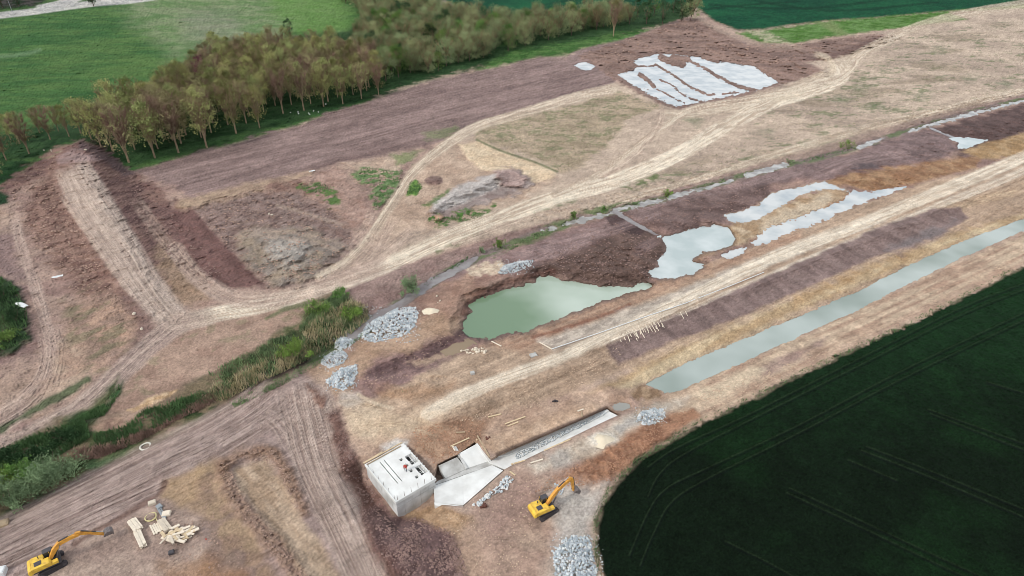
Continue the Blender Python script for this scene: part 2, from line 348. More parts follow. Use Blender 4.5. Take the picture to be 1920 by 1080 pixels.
# grey gravel heap
sl, m = poly([(800, 400), (812, 380), (850, 355), (900, 335), (950, 318), (975, 320), (1000, 345), (960, 368), (900, 385), (840, 408), (815, 408)], .7, 1.4)
paint(sl, m, '8a7872', '9f908a', fbm(sl, 2.5, 86, 3)); hadd(sl, m, .5)
GH = poly([(806, 392), (815, 378), (860, 348), (900, 335), (935, 322), (948, 330), (935, 352), (890, 372), (850, 388), (815, 400)], .8, .8)
sl, m = GH; paint(sl, m, 'b3aaa4', 'c3bab4', fbm(sl, 1.5, 87, 3)); 
sl, m, lat, *_ = line([(818, 386), (860, 362), (905, 345), (935, 330)], 1.5, 1.8, .6); hadd(sl, m, 2.2); tone(sl, m, .9 + .25 * fbm(sl, .6, 88, 2, R(80), 3))
sl, m = poly([(925, 320), (960, 316), (990, 335), (975, 352), (940, 345)], .8, 1); paint(sl, m, '9b827b', 'b39a92', fbm(sl, 1, 89, 3)); hadd(sl, m, 1.0)
sl, m = poly([(796, 338), (812, 329), (830, 334), (830, 342), (818, 348), (800, 346)], .4, .3); paint(sl, m, '725a53', '836a62', fbm(sl, .8, 90, 2)); 
sl, m, *_ = line([(808, 339), (820, 338)], .6, 1.0, 0); hadd(sl, m, 1.0)
sl, m = poly([(768, 343), (780, 336), (792, 350), (782, 366), (762, 366)], .4, .6, 1); paint(sl, m, '4a7030', '6d8d46', fbm(sl, 1, 91, 2))
sl, m = poly([(790, 385), (830, 362), (845, 352), (840, 362), (805, 390)], .5, .8, 1.2); paint(sl, m, '4e6b39', None, None, .8)
sl, m = poly([(800, 408), (830, 400), (900, 392), (930, 386), (915, 400), (850, 420), (815, 424)], .6, 1.2, 1.5); g = sstep(fbm(sl, 1.8, 92, 3), .42, .55) * m; paint(sl, g, '4d6f35')
sl, m = poly([(815, 405), (825, 401), (832, 406), (826, 414), (816, 414)], .3, .3, 1); paint(sl, m, 'c09880'); hadd(sl, m, .7)
# ---- pinkish grassed face above the creek
GC = gang((1100, 400), (1700, 232))
face = [(2300, 85), (1920, 172), (1820, 196), (1700, 228), (1500, 288), (1280, 348), (1100, 398), (980, 430), (860, 465), (740, 500), (660, 530), (600, 552), (560, 580), (640, 625), (700, 600), (745, 570), (800, 530), (870, 492), (950, 455), (1080, 405), (1230, 372), (1300, 352), (1450, 315), (1600, 277), (1750, 232), (1920, 186), (2300, 100)]
sl, m = poly(face, .6, .8); paint(sl, m, '8a7069', '9a8178', fbm(sl, 3, 93, 3, GC, 2)); tone(sl, m, .88 + .24 * fbm(sl, .5, 94, 3, GC + R(90), 3))
sl, m = poly([(2300, 95), (1920, 178), (1700, 238), (1500, 298), (1300, 352), (1300, 345), (1500, 286), (1700, 226), (1920, 170), (2300, 83)], .8, .4); paint(sl, m, 'a28f7e', None, None, .5)
# relief: face falls to the creek
crk = [(2300, 92), (1920, 186), (1830, 208), (1750, 230), (1700, 246), (1600, 278), (1540, 295), (1450, 316), (1380, 334), (1270, 366), (1200, 383), (1150, 395), (1060, 420), (960, 455), (880, 490), (800, 535), (740, 575), (690, 600), (640, 640), (590, 675)]
sl, m, lat, d, s = line(crk, 2.2, 3.0, 0); hadd(sl, m, -1.6)
# bank line grass
for p in ([(1000, 395), (1040, 380), (1075, 374)], [(820, 465), (870, 443), (890, 432)], [(1170, 350), (1230, 332)]):
    sl, m, *_ = line(p, 1.0, .7, .8); g = m * sstep(fbm(sl, 1.5, 95, 2), .35, .55); paint(sl, g, '5b6b40', None, None, .8)
# plain soil left below the main track, down to the ditch
lowL = [(560, 565), (640, 545), (690, 590), (640, 620), (560, 660), (480, 700), (400, 750), (330, 790), (240, 830), (190, 800), (160, 790), (230, 700), (300, 640), (360, 610), (480, 580)]
sl, m = poly(lowL, 1, 1.4); paint(sl, m, '997c6c', 'a88c7a', fbm(sl, 3, 96, 3)); g = sstep(fbm(sl, 3, 97, 4), .58, .7) * m; paint(sl, g, '7d7a5a', None, None, .4)
# ---- main haul track
T1, T2 = 'b49a8a', 'cdb6a2'
track([(2300, -55), (1900, 10), (1750, 40), (1640, 85), (1560, 130), (1440, 185), (1330, 210), (1250, 215)], 8, 'b5a08a', 'd6c5ae', .65, 3, 100, .04, zn=4)
track([(1560, 110), (1580, 130), (1570, 150), (1500, 175), (1450, 190), (1380, 225), (1280, 285), (1200, 322), (1120, 350), (1040, 372), (960, 400), (870, 432), (800, 462), (740, 490), (680, 515), (620, 535), (560, 555), (480, 575), (400, 590), (340, 605)], 14, 'c2ad97', 'e6d8c2', .92, 4, 101, .08, zn=4)
track([(1700, 60), (1620, 100), (1585, 140), (1530, 160), (1400, 188), (1300, 205), (1240, 240), (1160, 300), (1110, 335), (1040, 365)], 7, 'b39c87', 'd9c9b3', .8, 4, 102, .06, zn=4)
track([(1165, 162), (1080, 182), (980, 212), (900, 235), (850, 262), (800, 300), (765, 335), (740, 375), (720, 405), (690, 450), (650, 490), (600, 520)], 9, 'b8a38e', 'dac9b2', .85, 4, 103, .1, zn=4)
track([(1240, 195), (1235, 235), (1190, 290), (1130, 330)], 6, 'aa9180', 'cdb9a5', .75, 3, 104, .08)
track([(1520, 100), (1550, 108), (1562, 130), (1550, 150)], 6, 'c2ae97', 'd5c3a9', .7, 3, 105, .05)
track([(1940, 165), (1700, 222), (1500, 275), (1300, 338), (1120, 392)], 6, 'b19b85', 'd6c6b0', .75, 3, 106, .05)
track([(1100, 380), (960, 418), (860, 455)], 4, 'a88f7d', 'cfbca8', .7, 3, 107, .04)
sl, m = poly([(1440, 190), (1480, 172), (1520, 165), (1490, 185), (1450, 195)], 1.5, 1); paint(sl, m, 'd6c6ae', None, None, .6)
# fan of wheel marks where the tracks meet
for k, p in enumerate([[(700, 420), (700, 455), (660, 500), (600, 530)], [(740, 400), (700, 480), (640, 520)], [(790, 420), (740, 460), (690, 500)], [(700, 380), (690, 420), (650, 470)]]):
    track(p, 10, 'a88f80', 'c6ae9c', .6, 4, 110 + k, .08)
track([(740, 490), (640, 525), (560, 552), (470, 562), (420, 552), (370, 520), (330, 470)], 16, 'ab9284', 'c0a999', .7, 6, 116, .1, zn=4)
# ramp running surface
track([(128, 300, 30), (165, 370, 38), (210, 440, 36), (255, 510, 33), (300, 570, 30), (330, 600, 26)], 35, 'a39084', 'bba99b', .9, 9, 120, .14, soft=.9, zn=4)
track([(108, 360, 3), (150, 420, 3), (220, 520, 3), (280, 590, 3)], 3, 'b7a292', 'c4b0a0', .8, 2, 121, .1)
sl, m, *_ = line([(236, 560), (270, 600), (262, 650), (230, 690)], 1.6, 1, .6); paint(sl, m, '6e5350', None, None, .6)
# track continuing lower left
track([(380, 590), (330, 610), (280, 650), (220, 705), (150, 765), (60, 815), (0, 840), (-140, 905)], 19, 'a08a80', 'b8a395', .9, 6, 122, .1, zn=4)
track([(420, 585), (345, 603), (300, 600)], 16, 'a58f82', 'b9a494', .8, 5, 123, .08, zn=4)
# ---- ditch with reeds, lower left
sl, m = poly([(-300, 1010), (0, 845), (90, 800), (160, 770), (225, 700), (215, 745), (180, 790), (240, 800), (290, 760), (400, 700), (480, 650), (560, 600), (590, 560), (640, 545), (690, 580), (680, 610), (600, 665), (540, 705), (460, 740), (400, 775), (320, 805), (250, 845), (160, 900), (100, 930), (30, 975), (-50, 1010), (-300, 1120)], .8, 1)
paint(sl, m, '37472b', '5d6040', fbm(sl, 2, 130, 4)); zone(sl, m, 1); g = m * sstep(fbm(sl, 2.5, 129, 3), .48, .62); paint(sl, g, '86705a', None, None, .7)
sl, m = poly([(170, 800), (225, 770), (235, 790), (300, 760), (340, 735), (330, 745), (300, 775), (245, 800), (190, 820)], .6, .8); paint(sl, m, '86695c', 'a0836f', fbm(sl, 2, 131, 3))
sl, m = poly([(240, 768), (290, 742), (335, 728), (330, 735), (300, 752), (250, 772)], .3, .5, 1); paint(sl, m, 'c9ac8a', 'b6956f', fbm(sl, 1, 132, 2))
sl, m = poly([(130, 790), (200, 755), (230, 715), (228, 735), (200, 775), (150, 800)], .6, .6); paint(sl, m, '29432a', '3a5a34', fbm(sl, 1.5, 133, 3))
track([(-30, 890), (100, 830), (160, 790), (260, 770)], 5, '6b6250', '746b58', .3, 2, 134)
sl, m, *_ = line([(700, 598), (640, 640), (560, 690), (480, 728), (400, 768), (320, 800), (250, 845), (180, 880), (80, 930), (0, 975), (-200, 1060)], 1.6, 2.2, 0); hadd(sl, m, -1.4)
sl, m = poly([(160, 872), (240, 845), (330, 805), (420, 765), (520, 715), (600, 670), (660, 640), (620, 668), (540, 715), (470, 745), (400, 782), (320, 825), (250, 860), (180, 892)], .6, .6); paint(sl, m, '55704a', '6e7f58', fbm(sl, 1.5, 135, 3), .85); hadd(sl, m, .2)
sl, m, *_ = line([(690, 598), (640, 636), (590, 668), (540, 695), (470, 722)], .5, .4, .3); paint(sl, m, '3a2a2a', None, None, .8)
sl, m, *_ = line([(0, 805), (70, 765), (150, 720), (165, 712)], .7, .4, .5); paint(sl, m, '45593a', None, None, .85)
sl, m, *_ = line([(500, 597), (540, 578), (580, 568)], .5, .3, .3); paint(sl, m, '5d6b45', None, None, .7)
# ---- muddy ground between creek and dyke
GD = gang((800, 775), (1920, 290))
mud = [(2300, 110), (1920, 192), (1750, 236), (1600, 285), (1450, 322), (1270, 372), (1150, 400), (1060, 425), (960, 462), (880, 498), (800, 545), (745, 580), (700, 610), (640, 650), (560, 700), (480, 745), (380, 790), (260, 850), (270, 900), (600, 760), (800, 780), (960, 700), (1200, 590), (1500, 470), (1920, 290), (2300, 120)]
sl, m = poly(mud, .8, .8)
paint(sl, m, '8a6e66', '9c8073', fbm(sl, 6, 140, 4)); hadd(sl, m, (fbm(sl, 1.2, 141, 3) - .5) * .25)
# violet earth zones
for pts, c1, c2 in [
    ([(2300, 125), (1925, 195), (1800, 228), (1745, 245), (1790, 262), (1800, 300), (1920, 250), (2300, 170)], '533f3d', '654e4b'),
    ([(1735, 240), (1780, 262), (1795, 280), (1760, 300), (1650, 320), (1600, 345), (1560, 350), (1520, 330), (1420, 350), (1380, 345), (1480, 312), (1600, 285)], '70595a', '83696a'),
    ([(1390, 348), (1430, 345), (1450, 360), (1430, 380), (1360, 410), (1320, 420), (1270, 440), (1220, 425), (1180, 410), (1160, 395), (1260, 372)], '644f4b', '7a635f'),
    ([(1130, 400), (1165, 400), (1200, 420), (1245, 445), (1250, 480), (1225, 500), (1215, 525), (1160, 540), (1100, 525), (1050, 515), (1000, 520), (960, 500), (1060, 460)], '5e4a43', '735c54'),
    ([(860, 490), (960, 465), (1080, 425), (1150, 405), (1140, 440), (1050, 475), (980, 500), (900, 530), (850, 560), (840, 520)], '866a68', '967c79'),
    ([(700, 680), (800, 640), (870, 620), (880, 640), (850, 680), (920, 650), (850, 700), (760, 740), (690, 745), (670, 700)], '775a5c', '8c6f6c')]:
    sl, m = poly(pts, 1, 1.4); paint(sl, m, c1, c2, fbm(sl, 3, 142, 3)); tone(sl, m, .84 + .32 * fbm(sl, .7, 143, 3))
    hadd(sl, m, (fbm(sl, 1.8, 144, 4) - .4) * .9)
sl, m = poly([(1195, 440), (1240, 435), (1250, 470), (1225, 500), (1215, 522), (1160, 540), (1080, 522), (1040, 512), (1100, 480)], .8, 1.2); hadd(sl, m, (fbm(sl, 1.3, 145, 4) - .2) * 1.1); paint(sl, m, '58443d', '6b554c', fbm(sl, .8, 146, 3), .7)
sl, m = poly([(1130, 398), (1170, 400), (1215, 430), (1200, 445), (1150, 425)], .6, 1); paint(sl, m, '462f34', None, None, .8); hadd(sl, m, .5)
sl, m = poly([(1600, 315), (1640, 300), (1650, 325), (1610, 335)], 1.5, 2); paint(sl, m, '4e3d4a', None, None, .7)
# ochre zones
for pts, c1, c2 in [
    ([(1545, 340), (1590, 325), (1700, 310), (1760, 300), (1850, 290), (1830, 315), (1690, 352), (1640, 358), (1560, 345)], '8a6549', 'a3805f'),
    ([(1800, 285), (1850, 268), (1930, 245), (2300, 150), (2300, 200), (1920, 292), (1840, 300)], '9d7c54', 'ad8f69'),
    ([(1560, 352), (1590, 360), (1580, 385), (1530, 400), (1450, 430), (1400, 455), (1360, 465), (1345, 440), (1380, 420), (1440, 400), (1500, 370)], 'a48767', 'c2ab8e'),
    ([(1340, 425), (1365, 430), (1380, 455), (1340, 480), (1300, 490), (1310, 475), (1350, 465)], '9f8467', '8c6c56')]:
    sl, m = poly(pts, .8, 1.0); paint(sl, m, c1, c2, fbm(sl, 3, 147, 3)); tone(sl, m, .86 + .26 * fbm(sl, .7, 148, 3))
sl, m, *_ = line([(1440, 452), (1490, 420), (1540, 398), (1580, 382)], 1.0, .9, .5); paint(sl, m, '8b5d3f', None, None, .8)
sl, m, *_ = line([(1440, 425), (1480, 405), (1530, 385), (1550, 372)], 1.5, 1.0, .5); paint(sl, m, 'c6b49c', None, None, .8)
# wheel marks on the mud
for k, p in enumerate([[(960, 480), (1060, 455), (1150, 430), (1230, 400)], [(1170, 400), (1290, 365), (1400, 345), (1500, 318)], [(1500, 340), (1600, 300), (1700, 285)], [(870, 560), (900, 520), (1000, 490), (1100, 455)], [(1180, 480), (1240, 445)], [(820, 560), (900, 515), (960, 492)]]):
    track(p, 9, '83696a', 'a08583', .55, 4, 150 + k, .1)
# tan ground left of green pond
sl, m = poly([(640, 660), (700, 620), (780, 600), (800, 560), (880, 520), (900, 545), (870, 580), (868, 615), (800, 645), (720, 670), (680, 700), (660, 740), (600, 740), (560, 720)], 1.4, 2)
paint(sl, m, '9f8169', 'b0937b', fbm(sl, 4, 160, 3))
sl, m = poly([(780, 560), (830, 540), (900, 515), (960, 500), (950, 515), (890, 550), (880, 580), (860, 600), (830, 590), (790, 600)], 1, 1.4); paint(sl, m, '8c6a5c', '9c7c6c', fbm(sl, 2, 161, 3), .8)
GT = gang((720, 690), (870, 600))
sl, m = poly([(640, 690), (860, 600), (880, 640), (700, 740)], 2, 1); tone(sl, m, .86 + .28 * fbm(sl, .8, 162, 2, GT, 12))
sl, m, *_ = line([(700, 700, .6), (760, 680, 1.2), (820, 655, 1.4), (870, 628, 1.0)], 1.2, .6, .4); paint(sl, m, '55393e', '6b5052', fbm(sl, .8, 163, 2), .85); hadd(sl, m, -.5)
sl, m, *_ = line([(870, 585), (890, 560), (950, 530), (1010, 515), (1035, 512)], .8, .5, .5); paint(sl, m, '603f36', None, None, .7)
sl, m = poly([(760, 680), (800, 670), (850, 660), (800, 690)], .6, 1, 1.5); paint(sl, m, 'b89d84', None, None, .8)
# pale rubble patch and grey stones by creek
sl, m = poly([(875, 505), (900, 495), (940, 488), (950, 500), (930, 512), (880, 516)], .6, 1, 1.4); paint(sl, m, 'bba58f', 'd2bfa6', fbm(sl, 1, 164, 2)); hadd(sl, m, .5)
# ---- dyke: terraces parallel to the road
band = [(2300, 130), (1925, 292), (1700, 352), (1500, 425), (1340, 490), (1215, 535), (1080, 590), (980, 625), (920, 645), (860, 665), (700, 745), (640, 760), (690, 790), (780, 790), (860, 800), (1000, 760), (1200, 690), (1215, 720), (1400, 640), (1700, 510), (1925, 415), (2300, 260)]
sl, m = poly(band, .8, 1)
st = fbm(sl, .8, 170, 3, GD, 22)
paint(sl, m, 'a38a74', 'bba189', st * .6 + fbm(sl, 5, 171, 3) * .4); tone(sl, m, .88 + .24 * fbm(sl, .35, 172, 2, GD, 16)); hadd(sl, m, (st - .5) * .25)
hd = poly([(2300, 150), (1925, 300), (1560, 440), (1240, 575), (1010, 660), (800, 770), (830, 790), (1080, 690), (1140, 655), (1500, 500), (1780, 395), (1925, 335), (2300, 190)], 2.5, .3)
hadd(hd[0], hd[1], 2.2)
# redder streaks near the pond
sl, m = poly([(900, 650), (1000, 615), (1100, 580), (1220, 532), (1340, 492), (1500, 435), (1500, 450), (1300, 530), (1100, 612), (980, 660)], 1, 1)
paint(sl, m, '9a7059', 'b28e76', fbm(sl, .7, 173, 3, GD, 20), .6)
sl, m, *_ = line([(1000, 632), (1060, 615), (1140, 588), (1180, 572)], .35, .3, .2); paint(sl, m, '7d4c3a', None, None, .7)
# grey crushed stone beside the pale line
sl, m = poly([(1010, 640), (1130, 595), (1280, 540), (1450, 470), (1650, 400), (1660, 412), (1500, 475), (1300, 560), (1200, 600), (1040, 655)], .7, .8)
paint(sl, m, 'a79d92', 'cfc3b4', fbm(sl, 1.0, 174, 3, GD, 3), .75)
# the road on the crest
track([(2300, 128), (1925, 292), (1780, 352), (1600, 425), (1440, 488), (1280, 565), (1140, 630), (1040, 675), (940, 712), (860, 745), (800, 778)], 11, 'cdb9a2', 'e6d8c3', .92, 4, 175, .07, zn=4)
track([(2300, 158), (1925, 318), (1780, 378), (1600, 452), (1440, 520), (1280, 590), (1150, 640)], 7, 'c9b5a0', 'e3d6c3', .8, 3, 176, .06, zn=4)
track([(1925, 355), (1800, 385), (1700, 420)], 8, 'b5977a', 'c8af8f', .5, 3, 177, .06)
sl, m = poly([(760, 790), (800, 765), (870, 735), (900, 735), (840, 775), (800, 800)], 1.5, 1); paint(sl, m, 'd2bfa6', None, None, .6)
# violet inner slope
slope = [(1138, 648), (1200, 620), (1330, 565), (1500, 492), (1640, 430), (1750, 392), (1800, 388), (1815, 410), (1760, 440), (1620, 490), (1500, 545), (1400, 590), (1260, 640), (1160, 685), (1145, 668)]
sl, m = poly(slope, .5, .5); GP = GD + R(78)
paint(sl, m, '7b6562', '8c7671', fbm(sl, 2.2, 180, 3, GP, 3)); tone(sl, m, .9 + .2 * fbm(sl, 1.3, 181, 2, GP, 6))
g = sstep(fbm(sl, 2.2, 182, 1, GP, 5), .72, .86) * m; tone(sl, g, np.full(g.shape, .78, np.float32))
# shelf below the slope
sl, m = poly([(1080, 745), (1200, 690), (1300, 640), (1420, 590), (1560, 530), (1700, 470), (1830, 425), (1925, 400), (2300, 240), (2300, 262), (1925, 408), (1800, 455), (1640, 520), (1480, 590), (1360, 645), (1240, 700), (1210, 715), (1150, 745)], 1, 1)
paint(sl, m, 'b39773', 'c9b391', fbm(sl, 2.5, 183, 3, GD, 5)); 
sl, m = poly([(1480, 560), (1640, 495), (1720, 460), (1700, 480), (1560, 545), (1490, 575)], 1, 1.4); paint(sl, m, 'a07e57', None, None, .7)
sl, m = poly([(1660, 470), (1740, 430), (1790, 415), (1760, 445), (1690, 475)], 1, 1.4); paint(sl, m, '7f7076', None, None, .7)
hs = poly([(1120, 700), (1260, 655), (1500, 555), (1760, 450), (1925, 390), (2300, 230), (2300, 330), (1925, 440), (1700, 530), (1500, 620), (1300, 710), (1180, 740)], 2, .3); hadd(hs[0], hs[1], -1.2)
# bank below the canal
low = [(1210, 735), (1240, 738), (1320, 705), (1500, 630), (1700, 535), (1925, 435), (2300, 260), (2300, 340), (1925, 500), (1700, 612), (1500, 702), (1400, 752), (1320, 792), (1250, 828), (1190, 868), (1140, 900), (1090, 885), (1100, 850), (1150, 810), (1190, 780)]
sl, m = poly(low, .8, .8)
GL = gang((1400, 740), (1920, 490))
st = fbm(sl, .9, 185, 3, GL, 16)
paint(sl, m, 'a68873', 'c8b096', st * .6 + fbm(sl, 4, 186, 3) * .4); tone(sl, m, .85 + .28 * fbm(sl, .4, 187, 2, GL, 12)); hadd(sl, m, (st - .5) * .3)
sl, m = poly([(1420, 730), (1600, 640), (1800, 545), (1925, 485), (1925, 499), (1700, 610), (1500, 700), (1410, 745)], .8, .8); paint(sl, m, 'b29480', 'bfa48f', fbm(sl, 2, 188, 3), .8)
sl, m = poly([(1430, 685), (1500, 655), (1560, 625), (1540, 650), (1480, 680), (1430, 700)], .8, 1.2); paint(sl, m, '8f7672', None, None, .6)
sl, m = poly([(1300, 740), (1400, 690), (1430, 690), (1400, 720), (1320, 755)], .8, 1.2); paint(sl, m, 'd3c0a4', None, None, .7)
# ---- around the channel
sl, m = poly([(640, 760), (700, 750), (790, 790), (860, 800), (1000, 760), (1120, 730), (1190, 735), (1170, 765), (1150, 765), (1040, 800), (930, 855), (880, 830), (820, 880), (760, 820), (690, 860), (640, 830)], 1, 1.4)
paint(sl, m, 'ac8e79', 'bfa28c', fbm(sl, 3, 190, 3)); tone(sl, m, .88 + .24 * fbm(sl, .7, 191, 3))
sl, m = poly([(640, 760), (700, 750), (760, 780), (830, 790), (800, 810), (760, 820), (700, 830), (650, 810)], 1.5, 1.5); paint(sl, m, 'c0a78c', 'cdb69b', fbm(sl, 2, 192, 3))
sl, m = poly([(790, 795), (850, 785), (920, 780), (900, 830), (860, 850), (820, 880), (790, 850), (770, 820)], 1.2, 1.5); paint(sl, m, '96735c', 'ab8a70', fbm(sl, 1.6, 193, 3))
for k, p in enumerate([[(740, 770), (790, 790), (840, 805)], [(730, 785), (780, 805), (830, 820)], [(650, 800), (720, 795), (790, 800)], [(640, 745), (700, 760), (740, 770)]]):
    track(p, 5, 'b79c80', 'cfb79a', .7, 3, 195 + k, .15)
sl, m = poly([(640, 735), (675, 735), (680, 755), (650, 765), (635, 755)], .8, .8); paint(sl, m, 'cbbfb2', None, None, .7)
sl, m, *_ = line([(672, 740), (700, 755), (735, 765)], .3, .2, .1); paint(sl, m, 'd9c3a8', None, None, .8)
sl, m = poly([(690, 725), (760, 730), (850, 720), (830, 740), (760, 752), (710, 748)], 1, 1.4); paint(sl, m, 'a17b5c', None, None, .6)
sl, m = poly([(905, 830), (940, 808), (1080, 762), (1110, 755), (1150, 768), (1080, 795), (985, 835), (935, 855)], .8, .5); paint(sl, m, 'b3957c', 'c2a58c', fbm(sl, 2, 200, 3)); hadd(sl, m, .5)
sl, m = poly([(1180, 735), (1200, 722), (1235, 728), (1240, 742), (1215, 750), (1190, 748)], .5, .8, 1.2); paint(sl, m, '8a6e55', 'a98d70', fbm(sl, .8, 201, 2)); hadd(sl, m, .7)
# lower right of the channel: pale compacted stone pad
sl, m = poly([(985, 870), (1060, 840), (1160, 790), (1190, 770), (1250, 750), (1290, 745), (1260, 770), (1180, 810), (1120, 850), (1060, 870), (1000, 900)], 1, 1); paint(sl, m, 'b3a290', 'c6b9a9', fbm(sl, 2, 202, 3))
sl, m = poly([(1020, 850), (1060, 850), (1070, 870), (1040, 880)], .8, 1); paint(sl, m, 'a8a29c', None, None, .6)
sl, m = poly([(1104, 820), (1125, 810), (1150, 812), (1158, 825), (1135, 838), (1110, 835)], .4, .5, 1.2); paint(sl, m, 'dad0c0'); hadd(sl, m, .35)
sl, m = poly([(1150, 800), (1190, 780), (1200, 790), (1165, 812)], .5, .5, 1.2); paint(sl, m, 'a8a39d', None, None, .8)
# rust-red soil ridge beside the crop
sl, m = poly([(1300, 768), (1310, 780), (1250, 822), (1190, 862), (1150, 900), (1125, 915), (1080, 912), (1040, 905), (1000, 925), (1040, 890), (1100, 865), (1140, 840), (1200, 800), (1260, 775)], .7, .9)
paint(sl, m, '8c6149', 'a5795d', fbm(sl, 1.2, 205, 3)); hadd(sl, m, .5); hadd(sl, m, (fbm(sl, 1.1, 206, 4) - .4) * 1.0)
# ---- foreground plain
sl, m = poly([(960, 880), (1100, 900), (1150, 905), (1125, 960), (1115, 1010), (1125, 1260), (840, 1260), (800, 1080), (830, 980), (900, 950), (960, 920)], 1.4, 1.4)
paint(sl, m, 'aa8d7c', 'b99e8a', fbm(sl, 3.5, 208, 4)); 
sl, m = poly([(880, 960), (960, 900), (1010, 890), (1000, 970), (940, 1000), (890, 1000)], 2, 2); paint(sl, m, '977a70', None, None, .6)
sl, m = poly([(1040, 990), (1030, 930), (1060, 905), (1110, 915), (1140, 905), (1128, 950), (1110, 1000), (1120, 1080), (1120, 1160), (1040, 1160), (1030, 1050)], 1.6, 1.2, 3); paint(sl, m, 'aea8a1', 'c3bdb4', fbm(sl, 1.5, 209, 3), .85)
for p in ([(985, 965), (1000, 985), (1030, 985)], [(975, 945), (985, 930), (1005, 915)], [(1000, 990), (960, 1010), (900, 1010)], [(1060, 960), (1075, 985), (1070, 1005)]):
    track(p, 9, '8c7264', 'a58c7c', .6, 4, 207, .12)
# banded haul area in the lower left
GW = gang((20, 960), (540, 740))
hl = [(-300, 1120), (-60, 1020), (30, 975), (170, 890), (280, 850), (400, 795), (500, 750), (560, 695), (600, 720), (640, 770), (640, 800), (660, 880), (700, 960), (730, 1080), (760, 1260), (-300, 1260)]
sl, m = poly(hl, .8, .8)
st = fbm(sl, .55, 210, 3, GW, 18)
paint(sl, m, '8d7770', 'a8928a', st * .6 + fbm(sl, 5, 211, 3) * .4); tone(sl, m, .84 + .3 * st); hadd(sl, m, (st - .5) * .3)
track([(560, 700), (580, 780), (600, 860), (640, 950), (690, 1060), (740, 1200)], 52, '998378', 'b9a598', .9, 16, 212, .14, zn=4)
track([(540, 720), (480, 770), (380, 830), (260, 890), (120, 960), (0, 1020), (-200, 1110)], 45, '8c766e', 'af9b91', .85, 15, 213, .16, zn=4)
track([(470, 770), (520, 790), (560, 860)], 20, '9b857b', 'b5a195', .6, 6, 214, .1)
for pts in ([(600, 760), (640, 765), (700, 770)], [(600, 750), (650, 752), (690, 750)]):
    track(pts, 4, 'b7a08b', 'cab39b', .7, 2, 216, .1)
sl, m = poly([(575, 720), (600, 740), (620, 745), (605, 765), (590, 750)], .6, .8, 1); paint(sl, m, '764f42', '8b6656', fbm(sl, .7, 217, 2), .8); hadd(sl, m, .3)
# dark violet berm right of that haul road
sl, m = poly([(612, 775), (640, 765), (650, 800), (670, 870), (690, 900), (735, 965), (800, 965), (850, 1000), (880, 1080), (900, 1260), (780, 1260), (730, 1100), (680, 980), (640, 880)], .7, .9)
paint(sl, m, '6b4d44', '83645a', fbm(sl, 1.6, 218, 3)); hadd(sl, m, (fbm(sl, 1.1, 219, 3) - .35) * .9); tone(sl, m, .9 + .2 * fbm(sl, .5, 220, 2))
sl, m = poly([(700, 960), (800, 975), (850, 1010), (880, 1090), (760, 1110), (720, 1020)], 1.4, 1.6); paint(sl, m, '5d444a', '725759', fbm(sl, 1.4, 221, 3), .8)
sl, m = poly([(740, 962), (800, 950), (860, 955), (885, 968), (860, 1000), (820, 985), (780, 970)], .8, 1); paint(sl, m, '9f7e5f', 'b29272', fbm(sl, 1.2, 222, 3))
sl, m = poly([(885, 970), (900, 1000), (960, 1260), (860, 1260), (850, 1020)], 1.4, 1); paint(sl, m, 'a68a74', None, None, .6)
# lower-left storage yard
sl, m = poly([(30, 1100), (120, 1020), (220, 970), (300, 930), (320, 905), (360, 935), (400, 1000), (380, 1090), (370, 1260), (-100, 1260)], 1.2, 1.2)
paint(sl, m, '9b8478', 'ac9687', fbm(sl, 3, 225, 3))
sl, m = poly([(300, 930), (305, 905), (350, 885), (400, 865), (420, 870), (425, 920), (480, 1000), (520, 1080), (560, 1260), (360, 1260), (380, 1080), (400, 1000), (350, 940)], 1, 1)
paint(sl, m, '957a66', 'a58b70', fbm(sl, 2.5, 226, 4)); g = sstep(fbm(sl, 4, 227, 3), .5, .65) * m; paint(sl, g, '86706b', None, None, .6)
sl, m = poly([(300, 935), (310, 905), (380, 875), (360, 930), (340, 950)], .8, 1); paint(sl, m, 'b1946f', None, None, .6)
sl, m, *_ = line([(140, 1020), (200, 985), (270, 945), (300, 925), (310, 905)], .35, .25, .2); paint(sl, m, '6f554c', None, None, .8); hadd(sl, m, -.15)
sl, m = poly([(300, 1060), (380, 1050), (460, 1070), (480, 1260), (300, 1260)], 1.4, 1.6); paint(sl, m, 'a37855', None, None, .6)
# V-shaped clod berms and track between them
sl, m, *_ = line([(415, 870, 1.0), (425, 900, 1.2), (455, 950, 1.2), (510, 1010, 1.3), (560, 1075, 1.3), (620, 1170, 1.3)], 1.2, .8, .5); paint(sl, m, '84695a', '9a7e6a', fbm(sl, .6, 228, 2), .85); hadd(sl, m, .7); hadd(sl, m, (fbm(sl, .4, 229, 2) - .5) * .6)
sl, m, *_ = line([(415, 870, .9), (460, 850, 1.0), (510, 848, 1.0), (535, 880, 1.0), (555, 930, .9), (570, 960, .6)], 1.0, .8, .5); paint(sl, m, '80624f', '9a7b65', fbm(sl, .6, 230, 2), .85); hadd(sl, m, .6); hadd(sl, m, (fbm(sl, .4, 231, 2) - .5) * .6)
sl, m = poly([(440, 880), (500, 860), (530, 900), (555, 950), (600, 1020), (640, 1100), (680, 1260), (620, 1240), (560, 1050), (500, 980), (450, 920)], .7, .8); paint(sl, m, 'a38a72', 'b8a088', fbm(sl, 1.0, 232, 3, gang((450, 890), (620, 1090)), 5))
sl, m, lat, d, s = line([(470, 880), (530, 950), (590, 1030), (640, 1110)], .9, .3, .1); tone(sl, m, .92 + .12 * (np.sin(s * 11) * fbm(sl, 1.5, 299, 2) > .1))
